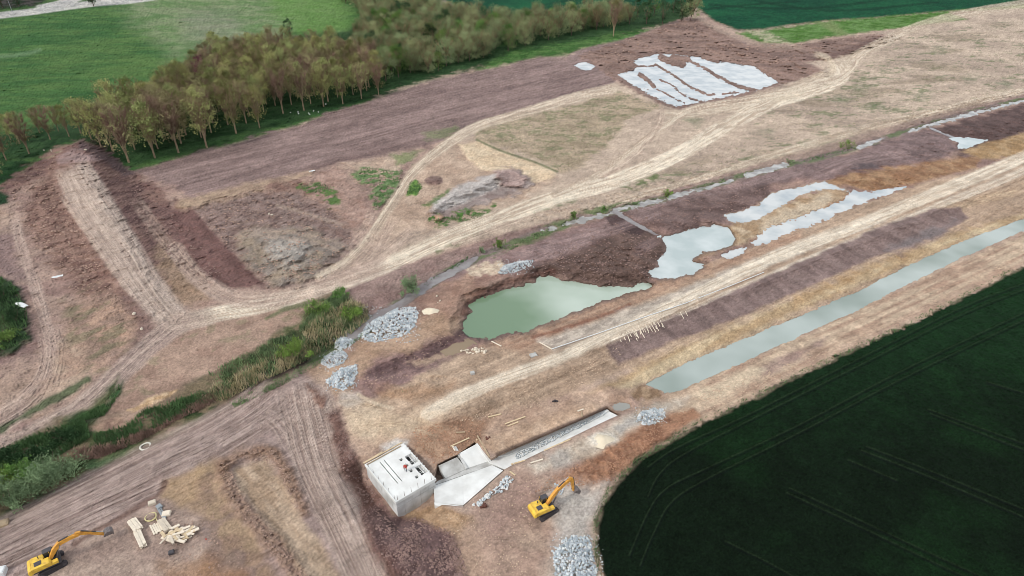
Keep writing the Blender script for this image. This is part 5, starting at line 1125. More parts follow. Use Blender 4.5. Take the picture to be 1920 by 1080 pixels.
for i in range(len(us) - 1):
    for j in range(len(vs_) - 1):
        ua, ub, va, vb = us[i], us[i + 1], vs_[j], vs_[j + 1]; um, vm_ = (ua + ub) / 2, (va + vb) / 2
        if is_hole(um, vm_): continue
        zt, zb = ZR, ZR - .4
        mb.add([(ua, va, zt), (ub, va, zt), (ub, vb, zt), (ua, vb, zt)], [(0, 1, 2, 3)])
        mb.add([(ua, va, zb), (ub, va, zb), (ub, vb, zb), (ua, vb, zb)], [(3, 2, 1, 0)])
        if is_hole(um, va - .01): mb.add([(ua, va, zb), (ub, va, zb), (ub, va, zt), (ua, va, zt)], [(0, 1, 2, 3)])
        if is_hole(um, vb + .01): mb.add([(ua, vb, zb), (ub, vb, zb), (ub, vb, zt), (ua, vb, zt)], [(3, 2, 1, 0)])
        if is_hole(ua - .01, vm_): mb.add([(ua, va, zb), (ua, vb, zb), (ua, vb, zt), (ua, va, zt)], [(3, 2, 1, 0)])
        if is_hole(ub + .01, vm_): mb.add([(ub, va, zb), (ub, vb, zb), (ub, vb, zt), (ub, va, zt)], [(0, 1, 2, 3)])
me = bpy.data.meshes.new('roof'); me.from_pydata(mb.v, [], mb.f); me.materials.append(M['conc'])
o = bpy.data.objects.new('roof', me); col.objects.link(o); o.parent = blk
bm = bmesh.new(); bm.from_mesh(me); bmesh.ops.remove_doubles(bm, verts=bm.verts, dist=.0015); bmesh.ops.recalc_face_normals(bm, faces=bm.faces); bm.to_mesh(me); bm.free()
IN = .14; TH = .4; ZB = -7
wl = MB()
wl.box((LU / 2, IN + TH / 2, (ZR - .4 + ZB) / 2), (LU - 2 * IN, TH, ZR - .4 - ZB)); wl.build('wall', M['concw'], blk)
wl = MB(); wl.box((LU / 2, LV - IN - TH / 2, (ZR - .4 + ZB) / 2), (LU - 2 * IN, TH, ZR - .4 - ZB)); wl.build('wall', M['concw'], blk)
wl = MB(); wl.box((IN + TH / 2, LV / 2, (ZR - .4 + ZB) / 2), (TH, LV - 2 * IN - 2 * TH - .004, ZR - .4 - ZB)); wl.build('wall', M['concw'], blk)
wl = MB(); wl.box((LU - IN - TH / 2, LV / 2, (ZR - .4 + ZB) / 2), (TH, LV - 2 * IN - 2 * TH - .004, ZR - .4 - ZB)); wl.build('wall', M['concw'], blk)
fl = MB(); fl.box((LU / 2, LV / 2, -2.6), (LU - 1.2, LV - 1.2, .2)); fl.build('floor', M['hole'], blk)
jn = MB()                                                    # shuttering seams proud of the walls
for k in range(1, 5): jn.box((LU * k / 5, IN - .012, (ZR - .4 + ZB) / 2), (.05, .024, ZR - .44 - ZB))
for k in range(1, 6): jn.box((IN - .012, LV * k / 6, (ZR - .4 + ZB) / 2), (.024, .05, ZR - .44 - ZB))
jn.box((LU / 2, IN - .02, -.9), (LU - .4, .04, .06)); jn.build('shutter_seam', M['concg'], blk)
for h in (h1, h2):
    fr = MB()
    for (u_, v_, du_, dv_) in ((.5 * (h[0] + h[1]), h[2] + (h[3] - h[2]) * .25, h[1] - h[0], .08), (.5 * (h[0] + h[1]), h[2] + (h[3] - h[2]) * .42, h[1] - h[0], .08), (h[0] + (h[1] - h[0]) * .5, .5 * (h[2] + h[3]), .08, h[3] - h[2])):
        fr.box((u_, v_, ZR - .12), (du_ - .01, dv_ - .01, .08))
    fr.build('hatch_bar', M['conc'], blk)
lp = MB()
for (u_, v_, du_, dv_) in ((LU / 2, .1, LU, .16), (.1, LV / 2, .16, LV - .44)): lp.box((u_, v_, ZR + .06), (du_, dv_, .12))
lp.build('roof_edge', M['conc'], blk)
for k in range(6):
    rb = MB(); rb.tube((LU * (k + .4) / 6, .25, ZR), (LU * (k + .4) / 6, .25, ZR + 1.0), .035, .035, 5); rb.build('reinforcing_bar', M['rebar'], blk)
for k in range(6):
    rb = MB(); rb.tube((.25, LV * (k + .5) / 6, ZR), (.25, LV * (k + .5) / 6, ZR + .8), .03, .03, 5); rb.build('reinforcing_bar', M['rebar'], blk)
for k in range(14):
    rb = MB(); rb.tube((LU - .15, LV * (k + .5) / 14, ZR), (LU - .12, LV * (k + .5) / 14, ZR + .45), .045, .045, 5); rb.build('reinforcing_bar', M['conc'], blk)

def l2w(u_, v_, z=0): return D_ + e1 * u_ + e2 * v_ + Vector((0, 0, z - ZR))
def plank(a, b, w_, th, mat, label, group=None, name='wooden_plank', cat='plank', zoff=0.0, world=False):
    A = Vector(a) if world else ground(*a); B = Vector(b) if world else ground(*b)
    d = B - A; L_ = d.length; o_z = max(0, 0)
    mb = MB(); mb.box((0, 0, 0), (L_, w_, th))
    o = mb.build(name, mat); mid = (A + B) / 2; o.location = mid + Vector((0, 0, th / 2 + .06 + zoff))
    o.rotation_euler = (0, -math.atan2(d.z, math.hypot(d.x, d.y)), math.atan2(d.y, d.x))
    return tag(o, label, cat, group)
plank(l2w(-.0, LV + .18, .45), l2w(LU * .98, LV + .25, .45), .16, .14, M['wood'], 'long timber edging board along the far roof edge', world=True)
plank(l2w(.2, LV - .35, ZR), l2w(LU * .9, LV - .3, ZR), .14, .12, M['wood2'], 'weathered board lying just inside the far roof edge', world=True)
plank(l2w(.1, LV + .6, .1), l2w(LU * .5, LV + .8, .1), .2, .1, M['wood'], 'short timber board on the ground behind the far roof edge', world=True)
# person on the roof
def person(loc, rz, label):
    sk = [((0, 0, .95), .15), ((0, 0, 1.15), .15), ((0, 0, 1.36), .17), ((0, 0, 1.5), .07), ((0, 0, 1.66), .105), ((0, 0, 1.76), .07),
          ((-.1, 0, .86), .1), ((-.13, .05, .48), .075), ((-.14, -.02, .1), .055), ((-.14, .1, .05), .05),
          ((.1, 0, .86), .1), ((.13, -.04, .48), .075), ((.14, -.1, .1), .055), ((.14, .02, .05), .05),
          ((-.2, 0, 1.4), .075), ((-.28, .03, 1.12), .055), ((-.22, .22, .95), .045), ((-.2, .3, .93), .05),
          ((.2, 0, 1.4), .075), ((.28, .0, 1.12), .055), ((.26, .16, .92), .045), ((.25, .23, .88), .05)]
    ed = [(0, 1), (1, 2), (2, 3), (3, 4), (4, 5), (0, 6), (6, 7), (7, 8), (8, 9), (0, 10), (10, 11), (11, 12), (12, 13), (2, 14), (14, 15), (15, 16), (16, 17), (2, 18), (18, 19), (19, 20), (20, 21)]
    me = bpy.data.meshes.new('person'); me.from_pydata([a for a, _ in sk], ed, [])
    for q in ('skin', 'red', 'navy'): me.materials.append(M[q])
    o = bpy.data.objects.new('person', me); col.objects.link(o)
    md = o.modifiers.new('skin', 'SKIN'); md.use_smooth_shade = True
    for i, (_, r_) in enumerate(sk): me.skin_vertices[0].data[i].radius = (r_, r_ * .85)
    me.skin_vertices[0].data[0].use_root = True
    o.modifiers.new('sub', 'SUBSURF').levels = 1
    dg = bpy.context.evaluated_depsgraph_get(); m2 = bpy.data.meshes.new_from_object(o.evaluated_get(dg))
    o.modifiers.clear(); o.data = m2; m2.materials.clear()
    for q in ('skin', 'red', 'navy'): m2.materials.append(M[q])
    for p_ in m2.polygons:
        c_ = p_.center
        p_.material_index = 2 if c_.z < .93 and abs(c_.x) < .2 else (1 if .9 < c_.z < 1.5 and abs(c_.y) < .27 else 0)
    o.location = loc; o.rotation_euler.z = rz; o.scale = (.95,) * 3
    hm_ = MB(); N = 10
    vs = [(math.cos(6.2832 * i / N) * r_, math.sin(6.2832 * i / N) * r_, z_) for z_, r_ in ((1.7, .135), (1.76, .13), (1.84, .08)) for i in range(N)] + [(0, 0, 1.86)]
    hm_.add(vs, [(j * N + i, j * N + (i + 1) % N, (j + 1) * N + (i + 1) % N, (j + 1) * N + i) for j in range(2) for i in range(N)] + [(2 * N + i, 2 * N + (i + 1) % N, 3 * N) for i in range(N)])
    hm_.build('helmet', M['sheet'], o, smooth=True)
    return tag(o, label, 'person')
uu, vv = uv(761, 884)
person(l2w(uu, vv, ZR), ang + 2.4, 'person in a red jacket standing between the roof hatches')

# ------------------------------------------------------------------ spillway and channel
def slab(name, corners, mat, label, depth=1.0, cat='slab', kind=None, parent=None):
    p_ = [at(*c_[:2], c_[2]) for c_ in corners]; n = len(p_); mb = MB()
    vs = p_ + [q - Vector((0, 0, depth)) for q in p_]
    mb.add(vs, [tuple(range(n)), tuple(range(2 * n - 1, n - 1, -1))] + [(i, i + n, (i + 1) % n + n, (i + 1) % n) for i in range(n)])
    o = mb.build(name, mat, parent)
    if label: tag(o, label, cat)
    return o
sp = empty('spillway', at(850, 900, -1), 0, 'white concrete spillway beside the control block', 'spillway')
def sl_(name, c_, mat, dp):
    o = slab(name, c_, mat, None, dp); o.parent = sp; o.matrix_parent_inverse = Matrix.Translation(sp.location).inverted(); return o
ZC = -1.5
sl_('apron_slab', [(813, 911, ZC), (868, 892, ZC), (868, 947, -.75), (815, 943, -.85)], M['conc'], 4)
sl_('apron_slab', [(868, 891.6, ZC), (923, 872, ZC), (943, 882, -.7), (868.6, 947, -.75)], M['conc'], 3.2)
sl_('toe_wall', [(814, 942, -.6), (868, 949, -.55), (872, 954, -.55), (816, 947.5, -.6)], M['conc'], 3)
sl_('channel_floor', [(820, 902, -1.62), (919, 862, -1.62), (924, 871.5, -1.62), (812, 910.5, -1.62)], M['concg'], .8)
sl_('bank_slab', [(822, 873, -.35), (857, 857, -.2), (874, 879, -1.5), (835, 897, -1.5)], M['concg'], .9)
sl_('bank_slab', [(861, 850, -.15), (892, 833, .0), (917, 864, -1.45), (876, 878, -1.5)], M['conc'], .9)
sl_('dividing_beam', [(850, 838, .25), (855, 836, .25), (877, 877, -1.25), (873, 879, -1.25)], M['concg'], .5)
sl_('edge_beam', [(892, 832, .15), (895, 831, .15), (921, 863, -1.25), (917, 865, -1.25)], M['conc'], .5)
ch = empty('concrete_channel', at(1040, 822, -1.2), 0, 'straight concrete drainage channel filled with loose stone', 'channel')
def cl_(name, c_, mat, dp):
    o = slab(name, c_, mat, None, dp); o.parent = ch; o.matrix_parent_inverse = Matrix.Translation(ch.location).inverted(); return o
cl_('channel_floor', [(916, 866, -1.4), (935, 856, -1.4), (1138, 769, -1.2), (1156, 778, -1.2), (971, 866, -1.35), (946, 880, -1.4)], M['conc'], .6)
cl_('side_kerb', [(934, 855, -1.15), (1138, 767, -.95), (1142, 770, -.95), (950, 853.5, -1.15)], M['conc'], .4)
cl_('side_kerb', [(962, 869, -1.1), (1149, 776, -.9), (1158, 779, -.9), (972, 871, -1.1)], M['conc'], .4)
def strip_stones():
    mb = MB(); n = 0
    while n < 650:
        f = rt.random(); ax, ay = 968 + (1136 - 968) * f, 857 + (773.5 - 857) * f; w_ = (9.5 * (1 - f) + 6 * f)
        k = rt.uniform(-1, 1); x, y = ax + k * w_ * .18 - 1, ay + k * w_ * .5 - .5
        g = at(x, y, -1.3 + f * .2); stone_mesh(mb, g + Vector((0, 0, .08)), rt.uniform(.07, .18), rt.choice([0, 0, 1, 2, 2])); n += 1
    return tag(mb.build('loose_stone_fill', [M['stone'], M['stone2'], M['chip']]), 'loose grey stone lying down the middle of the channel', 'stones', kind='stuff')
strip_stones()

# ------------------------------------------------------------------ excavators
def excavator(name, loc, track_rz, house_rz, boom, arm, bucket_c, label, bodym, s_=.78, bucket_ang=0.0):
    """boom: side-view centre line of the boom (x forward, z up); arm: two points; bucket_c: bucket pivot"""
    e = empty(name, loc, 0, label, 'excavator'); e.scale = (s_,) * 3
    ct, st = math.cos(track_rz), math.sin(track_rz)
    for sy in (-1, 1):
        mb = MB(); prof = [(-2.1, .45), (-1.95, .12), (-1.7, 0), (1.7, 0), (1.95, .12), (2.1, .45), (1.95, .78), (1.7, .9), (-1.7, .9), (-1.95, .78)]
        mb.prism(prof, sy * 1.2 - .3, sy * 1.2 + .3)
        for k in range(14): mb.box((-1.75 + k * .27, sy * 1.2, .92), (.09, .62, .06)); 
        o = mb.build('track', M['blk'], e); o.rotation_euler.z = track_rz
        wh = MB()
        for x in (-1.65, 1.65): wh.tube((x, sy * 1.2 - .32, .45), (x, sy * 1.2 + .32, .45), .34, .34, 12)
        for k in range(6): wh.tube((-1.1 + k * .44, sy * 1.2 - .315, .2), (-1.1 + k * .44, sy * 1.2 + .315, .2), .14, .14, 8)
        wh.build('track_wheel', M['dark'], o)
    mb = MB(); mb.box((0, 0, .62), (2.6, 1.9, .5)); mb.tube((0, 0, .8), (0, 0, 1.08), .75, .75, 16); o = mb.build('undercarriage', M['dark'], e); o.rotation_euler.z = track_rz
    h = house_rz
    def part(mb, nm, mat, par=None, bev=.04):
        o = mb.build(nm, mat, par or e, bevel=bev)
        if par is None: o.rotation_euler.z = h
        return o
    mb = MB(); mb.box((-.35, 0, 1.24), (3.9, 2.6, .28)); deck = part(mb, 'deck', M['dark'])
    mb = MB(); mb.prism([(-2.3, 1.38), (.35, 1.38), (.35, 2.05), (.1, 2.25), (-2.3, 2.3)], -1.32, .1); mb.prism([(-2.3, 1.381), (-.55, 1.381), (-.55, 2.22), (-2.3, 2.32)], .1, 1.32)
    body = part(mb, 'engine_house', bodym)
    mb = MB(); mb.prism([(-2.9, 1.15), (-2.3, 1.15), (-2.3, 2.28), (-2.75, 2.2), (-2.95, 1.8)], -1.3, 1.3); part(mb, 'counterweight', bodym, bev=.12)
    mb = MB(); mb.box((-1.4, -.4, 2.31), (1.0, .9, .06)); g = part(mb, 'hood_grille', M['dark'], body, 0)
    mb = MB(); mb.tube((-1.2, .7, 2.2), (-1.2, .7, 2.75), .08, .08, 8); part(mb, 'exhaust', M['dark'], body, 0)
    mb = MB(); mb.prism([(-.45, 1.38), (1.25, 1.38), (1.3, 2.0), (.85, 2.95), (-.4, 2.95), (-.5, 2.2)], .42, 1.34); cab = part(mb, 'cab', M['glass'])
    mb = MB(); mb.box((.2, .88, 2.98), (1.3, .98, .08)); part(mb, 'cab_roof', M['dark'], cab, .02)
    mb = MB()
    for x in (-.45, .42, 1.22):
        for y in (.41, 1.35): mb.tube((x, y, 1.4), (x + (-.35 if x > 1 else 0), y, 2.95), .045, .045, 5)
    mb.box((.4, 1.36, 1.65), (1.6, .03, .5)); mb.build('cab_frame', bodym, cab)
    mb = MB(); mb.box((.8, -.95, 1.62), (.9, .7, .5)); part(mb, 'tool_box', bodym)
    # boom: tapered box following the centre line
    def beam(pts, hs, wy, nm, mat, y=0.0):
        mb = MB(); up = []; dn = []
        for i, (x, z) in enumerate(pts):
            a = pts[max(i - 1, 0)]; b = pts[min(i + 1, len(pts) - 1)]; dx, dz_ = b[0] - a[0], b[1] - a[1]; l = math.hypot(dx, dz_)
            nx_, nz_ = -dz_ / l, dx / l; up.append((x + nx_ * hs[i], z + nz_ * hs[i])); dn.append((x - nx_ * hs[i], z - nz_ * hs[i]))
        for i in range(len(pts) - 1):
            q = [up[i], up[i + 1], dn[i + 1], dn[i]]
            mb.add([(x, y - wy, z) for x, z in q] + [(x, y + wy, z) for x, z in q], [(0, 1, 2, 3), (7, 6, 5, 4), (0, 4, 5, 1), (2, 6, 7, 3)] + ([(0, 3, 7, 4)] if i == 0 else []) + ([(1, 5, 6, 2)] if i == len(pts) - 2 else []))
        o = mb.build(nm, mat, e); o.rotation_euler.z = h; return o
    bm_ = beam(boom, [.22] + [.36] * (len(boom) - 2) + [.2], .26, 'boom', M['yel2'])
    beam(arm, [.2, .32, .24, .15], .2, 'arm', M['yel2'])
    k = len(boom) // 2
    for sy in (-.4, .4):
        mb = MB(); a = (1.1, sy, 1.5); b = (boom[k][0], sy * .95, boom[k][1] - .1); mid = Vector(a).lerp(Vector(b), .6)
        mb.tube(a, mid, .13, .13, 8, 0); mb.tube(mid, b, .07, .07, 8, 1); o = mb.build('boom_cylinder', [M['dark'], M['chrome']], e); o.rotation_euler.z = h
    mb = MB(); a = Vector((boom[k][0], 0, boom[k][1] + .45)); b = Vector((arm[0][0], 0, arm[0][1] + .25)); mid = a.lerp(b, .6)
    mb.tube(a, mid, .12, .12, 8, 0); mb.tube(mid, b, .07, .07, 8, 1); o = mb.build('arm_cylinder', [M['dark'], M['chrome']], e); o.rotation_euler.z = h
    mb = MB(); ad = Vector((arm[-1][0] - arm[0][0], 0, arm[-1][1] - arm[0][1])).normalized(); nn = Vector((ad.z, 0, -ad.x)); nn = nn if nn.x > 0 or nn.z > 0 else -nn
    a = Vector((arm[1][0], 0, arm[1][1])) + nn * .45; b = Vector((arm[-1][0], 0, arm[-1][1])) + nn * .4; mid = a.lerp(b, .6)
    mb.tube(a, mid, .1, .1, 8, 0); mb.tube(mid, b, .06, .06, 8, 1); o = mb.build('bucket_cylinder', [M['dark'], M['chrome']], e); o.rotation_euler.z = h
    bx, bz = bucket_c; mb = MB(); ca, sa = math.cos(bucket_ang), math.sin(bucket_ang)
    prof = [(-.1, .1), (.35, .25), (.85, .1), (1.15, -.35), (1.1, -.8), (.75, -1.1)]; inner = [(.68, -.98), (.98, -.72), (1.02, -.35), (.76, 0), (.35, .13), (-.02, 0)]
    rotp = lambda q: (bx + q[0] * ca - q[1] * sa, bz + q[0] * sa + q[1] * ca)
    P_ = [rotp(q) for q in prof]; I_ = [rotp(q) for q in inner]
    for i in range(5):
        a_, b_, c_, d_ = P_[i], P_[i + 1], I_[4 - i], I_[5 - i]
        mb.prism([a_, b_, c_, d_], -.6, .6)
    for y0_, y1_ in ((-.62, -.56), (.56, .62)): mb.prism(P_, y0_, y1_)
    for k2 in range(5):
        t0 = P_[-1]; dx, dz_ = -ca * .28 - -sa * .1, -sa * .28 + -ca * .1
        mb.box((t0[0] + dx * .5, -.5 + k2 * .25, t0[1] + dz_ * .5), (.3, .09, .07), (0, -bucket_ang, 0))
    o = mb.build('bucket', M['bucket'], e); o.rotation_euler.z = h
    return e
g = at(1024, 950, .0); g.z = hpix(1024, 955) - .05
p1 = at(1018, 949, 1.0)
excavator('excavator', (p1.x + .3, p1.y - .1, hpix(1024, 960)), R(37), R(28), [(.3, 1.8), (1.4, 3.3), (2.6, 4.6), (4.0, 5.5), (5.2, 5.9)], [(4.7, 6.35), (5.3, 5.8), (5.6, 4.4), (5.9, 2.4)], (5.9, 2.3),
          'yellow excavator working on the grey stone pad beside the dark crop', M['yel'], bucket_ang=.35)
p2 = at(92, 1051, 1.0)
excavator('excavator', (p2.x, p2.y, hpix(110, 1060)), R(43), R(37), [(.3, 1.8), (1.3, 3.2), (2.3, 4.1), (3.8, 4.3), (5.2, 4.1)], [(4.7, 4.6), (5.3, 4.3), (6.6, 3.4), (8.2, 1.7)], (8.2, 1.6),
          'orange yellow excavator with outstretched arm in the lower left corner', M['yel'], bucket_ang=.9)

# ------------------------------------------------------------------ timber, pipes and small site objects
plank((1012, 643), (1035, 656), .2, .15, M['woodw'], 'short pale board closing the near end of the long string line')
sgs = [(1035, 656), (1120, 627), (1205, 597), (1285, 570), (1360, 541), (1432, 512)]
mb = MB(); pts = [ground(*q) + Vector((0, 0, .22)) for q in sgs]
for a, b in zip(pts[:-1], pts[1:]): mb.tube(a, b, .09, .09, 6)
tag(mb.build('pipe', M['sheet']), 'long thin white pipe lying beside the crest road of the dyke', 'pipe')
for i in range(26):
    f = i / 25; x = 1162 + 76 * f + rt.uniform(-3, 3); y = 634 - 26 * f + rt.uniform(-3, 4)
    if 1168 < x < 1180 and i % 2: continue
    L_ = rt.uniform(8, 20); k = rt.uniform(.3, .7)
    plank((x, y - L_ * .5), (x + L_ * k, y + L_ * .5), .14, .08, M['woodw'], 'pale plank lying down the mauve dyke slope', 'pale planks strewn on the dyke slope')
for a in ((1275, 586, 1282, 598), (1285, 584, 1289, 593)): plank(a[:2], a[2:], .12, .08, M['woodw'], 'lone pale plank pair east of the strewn planks on the slope', 'lone plank pair on the dyke slope')
for a, m_, lab in [((849, 838, 853, 846), 'woodw', 'short cream board standing at the top of the spillway beam'), ((995, 869, 1018, 862), 'woodw', 'thick cream board lying beside the concrete channel'), ((915, 783, 940, 777), 'wood', 'pale plank on the earth above the channel, nearest the spoil'), ((947, 796, 985, 782), 'wood', 'long pale plank on the flat earth above the channel'),
        ((952, 800, 972, 792), 'wood', 'short plank beside the long plank above the channel'), ((845, 838, 880, 822), 'wood', 'thin timber north of the spillway bank slabs'), ((855, 812, 872, 811), 'wood2', 'short dark timber north of the spillway'), ((895, 818, 918, 858), 'wood2', 'long timber running down beside the rusty steel beam'), ((893, 824, 914, 858), 'wood', 'pale timber left of the rusty steel beam'),
        ((950, 874, 985, 864), 'wood', 'timber board along the outside of the channel start'), ((1020, 846, 1070, 824), 'wood', 'long edging timber along the outside of the channel'), ((922, 641, 940, 650), 'woodw', 'pale plank stack on the bank below the green pond'), ((1083, 772, 1094, 768), 'woodw', 'white board leaning at the shallow pit above the channel'), ((1090, 770, 1091, 782), 'wood2', 'thin stake standing below the white leaning board'), ((956, 885, 966, 892), 'wood', 'short timber at the spillway corner')]:
    plank(a[:2], a[2:], .22, .12, M[m_], lab)
mb = MB(); a = ground(911, 822); b = ground(932, 857); mb.tube(a + Vector((0, 0, .4)), b + Vector((0, 0, .4)), .14, .14, 6); mb.tube(a + Vector((.5, 0.1, .35)), b + Vector((.5, .1, .35)), .12, .12, 6)
for f in (.1, .35, .6, .85): q = a.lerp(b, f); mb.box(q + Vector((.2, 0, .2)), (.8, .3, .4))
tag(mb.build('steel_beam', M['steel']), 'rusty double steel beam lying by the channel head', 'beam')
def blockobj(name, px, py, d, mat, label, cat, rz=0, zo=0):
    g = ground(px, py); mb = MB(); mb.box((0, 0, d[2] / 2), d); mb.box((0, 0, d[2] + .03), (d[0] * .86, d[1] * .86, .06))
    o = mb.build(name, mat, bevel=.03); o.location = g + Vector((0, 0, zo)); o.rotation_euler.z = rz; return tag(o, label, cat)
blockobj('concrete_slab', 1000, 667, (1.3, 1.0, .3), M['concg'], 'small grey concrete slab beside the dyke road start', 'slab', .4)
blockobj('concrete_slab', 886, 701, (.8, .7, .4), M['concg'], 'small pale block on the tan bank below the pond', 'block', .4)
g = ground(1040, 754); mb = MB(); stone_mesh(mb, Vector((0, 0, .25)), .4, 0); stone_mesh(mb, Vector((.35, .1, .2)), .3, 0); stone_mesh(mb, Vector((-.3, .1, .12)), .25, 0)
o = mb.build('rubber_bundle', M['blk']); o.location = g; tag(o, 'small black bundle on the earth above the channel', 'bundle')
g = ground(907, 951); mb = MB(); mb.box((0, 0, .15), (1.0, .3, .25), (0, 0, .3)); mb.box((.1, .1, .3), (.3, .7, .22), (0, 0, .3)); mb.tube((-.5, -.2, .1), (.3, .5, .25), .08, .08, 6)
o = mb.build('red_tool', M['steel']); o.location = g; tag(o, 'small dark red tool lying between spillway and excavator', 'tool')
# storage yard, lower left
def stack(name, a, b, w_, layers, mat, label, cat='timber stack', n=5, group=None):
    A = ground(*a); B = ground(*b); d = B - A; L_ = Vector((d.x, d.y, 0)).length; mb = MB()
    for k in range(layers):
        for j in range(n):
            y = (j - (n - 1) / 2) * w_ / n; mb.box((rt.uniform(-.15, .15), y + rt.uniform(-.02, .02), .12 + k * .13), (L_ * rt.uniform(.85, 1), w_ / n * .88, .1), (0, 0, rt.uniform(-.03, .03)))
    for x in (-.35, .35): mb.box((x * L_, 0, .03), (.12, w_, .06))
    o = mb.build(name, mat); o.location = (A + B) / 2; o.rotation_euler.z = math.atan2(d.y, d.x); return tag(o, label, cat, group)
stack('timber_stack', (247, 977), (262, 997), 1.2, 4, M['woodw'], 'upper cream timber stack left of the yellow hose ring')
stack('timber_stack', (258, 998), (271, 1028), .9, 4, M['woodw'], 'lower long cream timber stack nearest the excavator bucket', n=4)
stack('pallet', (291, 982), (300, 999), 1.5, 1, M['woodw'], 'slatted cream pallet right of the yellow hose ring', 'pallet', 6)
stack('timber_stack', (302, 975), (318, 998), 1.0, 3, M['blocks'], 'board stack between the pallet and the timber heap')
stack('timber_stack', (296, 950), (310, 975), .5, 1, M['grey'], 'grey narrow boards leading up from the stacks', n=3)
blockobj('crate', 286, 945, (1.0, .7, .45), M['blocks'], 'cream crate at the top of the storage yard', 'crate', .5)
blockobj('crate', 313, 965, (1.1, .9, .4), M['woodw'], 'cream box right of the grey narrow boards', 'crate', .2)
blockobj('crate', 322, 1037, (.7, .6, .3), M['dark'], 'dark box below the timber heap', 'crate', .4)
blockobj('crate', 299, 951, (.7, .8, .3), M['grey'], 'grey box beside the cream crate', 'crate', .9)
for i in range(46):
    f = rt.random(); x = 312 + 50 * f + rt.uniform(-6, 6); y = 1012 - 12 * f + rt.uniform(-14, 14) * (1.1 - abs(f - .5))
    a = rt.choice([.5, .6, .4, 2.1, 1.9, 1.0, 2.8]); L_ = rt.uniform(5, 13)
    plank((x - math.cos(a) * L_, y + math.sin(a) * L_ * .7), (x + math.cos(a) * L_, y - math.sin(a) * L_ * .7), rt.uniform(.18, .5), rt.uniform(.08, .2), M[rt.choice(['woodw', 'woodw', 'wood', 'blocks'])], 'cream board thrown on the untidy timber heap of the yard', 'boards of the untidy timber heap', zoff=rt.uniform(0, .5))
def ring(name, px, py, r, tr, mat, label, turns=1, asp=1):
    g = ground(px, py); mb = MB(); N = 28
    for t_ in range(turns):
        rr = r * (1 - .09 * t_); pr = None
        for i in range(N + 1):
            a = 6.2832 * i / N; p_ = Vector((math.cos(a) * rr, math.sin(a) * rr * asp, .1 + t_ * .05 + .04 * math.sin(2 * a)))
            if pr is not None: mb.tube(pr, p_, tr, tr, 6)
            pr = p_
    mb.tube((r * .9, 0, .1), (r * 1.5, -r * .8, .08), tr, tr, 6)
    o = mb.build(name, mat, smooth=True); o.location = g; return tag(o, label, 'hose')
ring('hose_coil', 283, 970, .75, .055, M['hosey'], 'ring of pale yellow hose lying in the storage yard', 2)
ring('hose_coil', 273, 838, .8, .11, M['hose'], 'white coiled pipe beside the green ditch bank', 2)
blockobj('pallet', 5, 985, (1.6, 1.2, .5), M['wood2'], 'brown pallet load cut by the left picture edge', 'pallet', .5)
blockobj('crate', 3, 1076, (1.2, 1.2, .8), M['sheet'], 'white box in the bottom left corner', 'crate', .3)
mb = MB(); stone_mesh(mb, Vector((0, 0, .15)), .16, 0); o = mb.build('ball', M['red']); o.location = ground(387, 1012); tag(o, 'tiny red and white ball on the tan earth right of the yard', 'ball')
# white sheets
def rag(px, py, w_, l_, rz, label, hh=.3):
    g = ground(px, py); bm = bmesh.new(); bmesh.ops.create_grid(bm, x_segments=10, y_segments=5, size=.5)
    for v in bm.verts:
        v.co.x *= l_; v.co.y *= w_ * (1 - .5 * abs(v.co.x / l_)); v.co.z = hh * (rt.random() * .5 + .5 * (1 - (2 * v.co.y / w_) ** 2)) 
    ge = bmesh.ops.solidify(bm, geom=bm.faces[:], thickness=.04)
    me = bpy.data.meshes.new('sheet'); bm.to_mesh(me); bm.free(); me.materials.append(M['sheet'])
    o = bpy.data.objects.new('plastic_sheet', me); col.objects.link(o); o.location = g; o.rotation_euler.z = rz; return tag(o, label, 'sheet')
rag(108, 519, .9, 2.2, .5, 'white crumpled sheet on the brown slope left of the ramp')
rag(41, 572, 1.2, 3.4, -.5, 'white torn sheet at the edge of the dark green hollow')
rag(585, 321, .8, 1.8, .5, 'small white rag on the ridge below the ploughed strip')
for (x, y) in [(545, 212), (559, 211), (560, 214), (579, 213), (588, 209), (597, 211), (611, 196), (606, 198), (581, 215)]:
    mb = MB(); stone_mesh(mb, Vector((0, 0, .2)), .35, 0); o = mb.build('white_stone', M['chip']); o.location = ground(x, y); tag(o, 'small white stone in the grass at the plantation edge', 'stone', 'white stones at the plantation edge')
for (x, y, r_) in [(819, 556, .25), (825, 565, .3), (821, 568, .2), (252, 590, .5), (266, 618, .35), (97, 284, .5), (83, 283, .5), (161, 282, .5), (505, 402, .4), (510, 404, .4)]:
    mb = MB(); stone_mesh(mb, Vector((0, 0, r_ * .5)), r_, 0); o = mb.build('pale_boulder', M['blocks']); o.location = ground(x, y); tag(o, 'small pale boulder loose on the bare brown earth', 'boulder', 'loose pale boulders on bare earth')
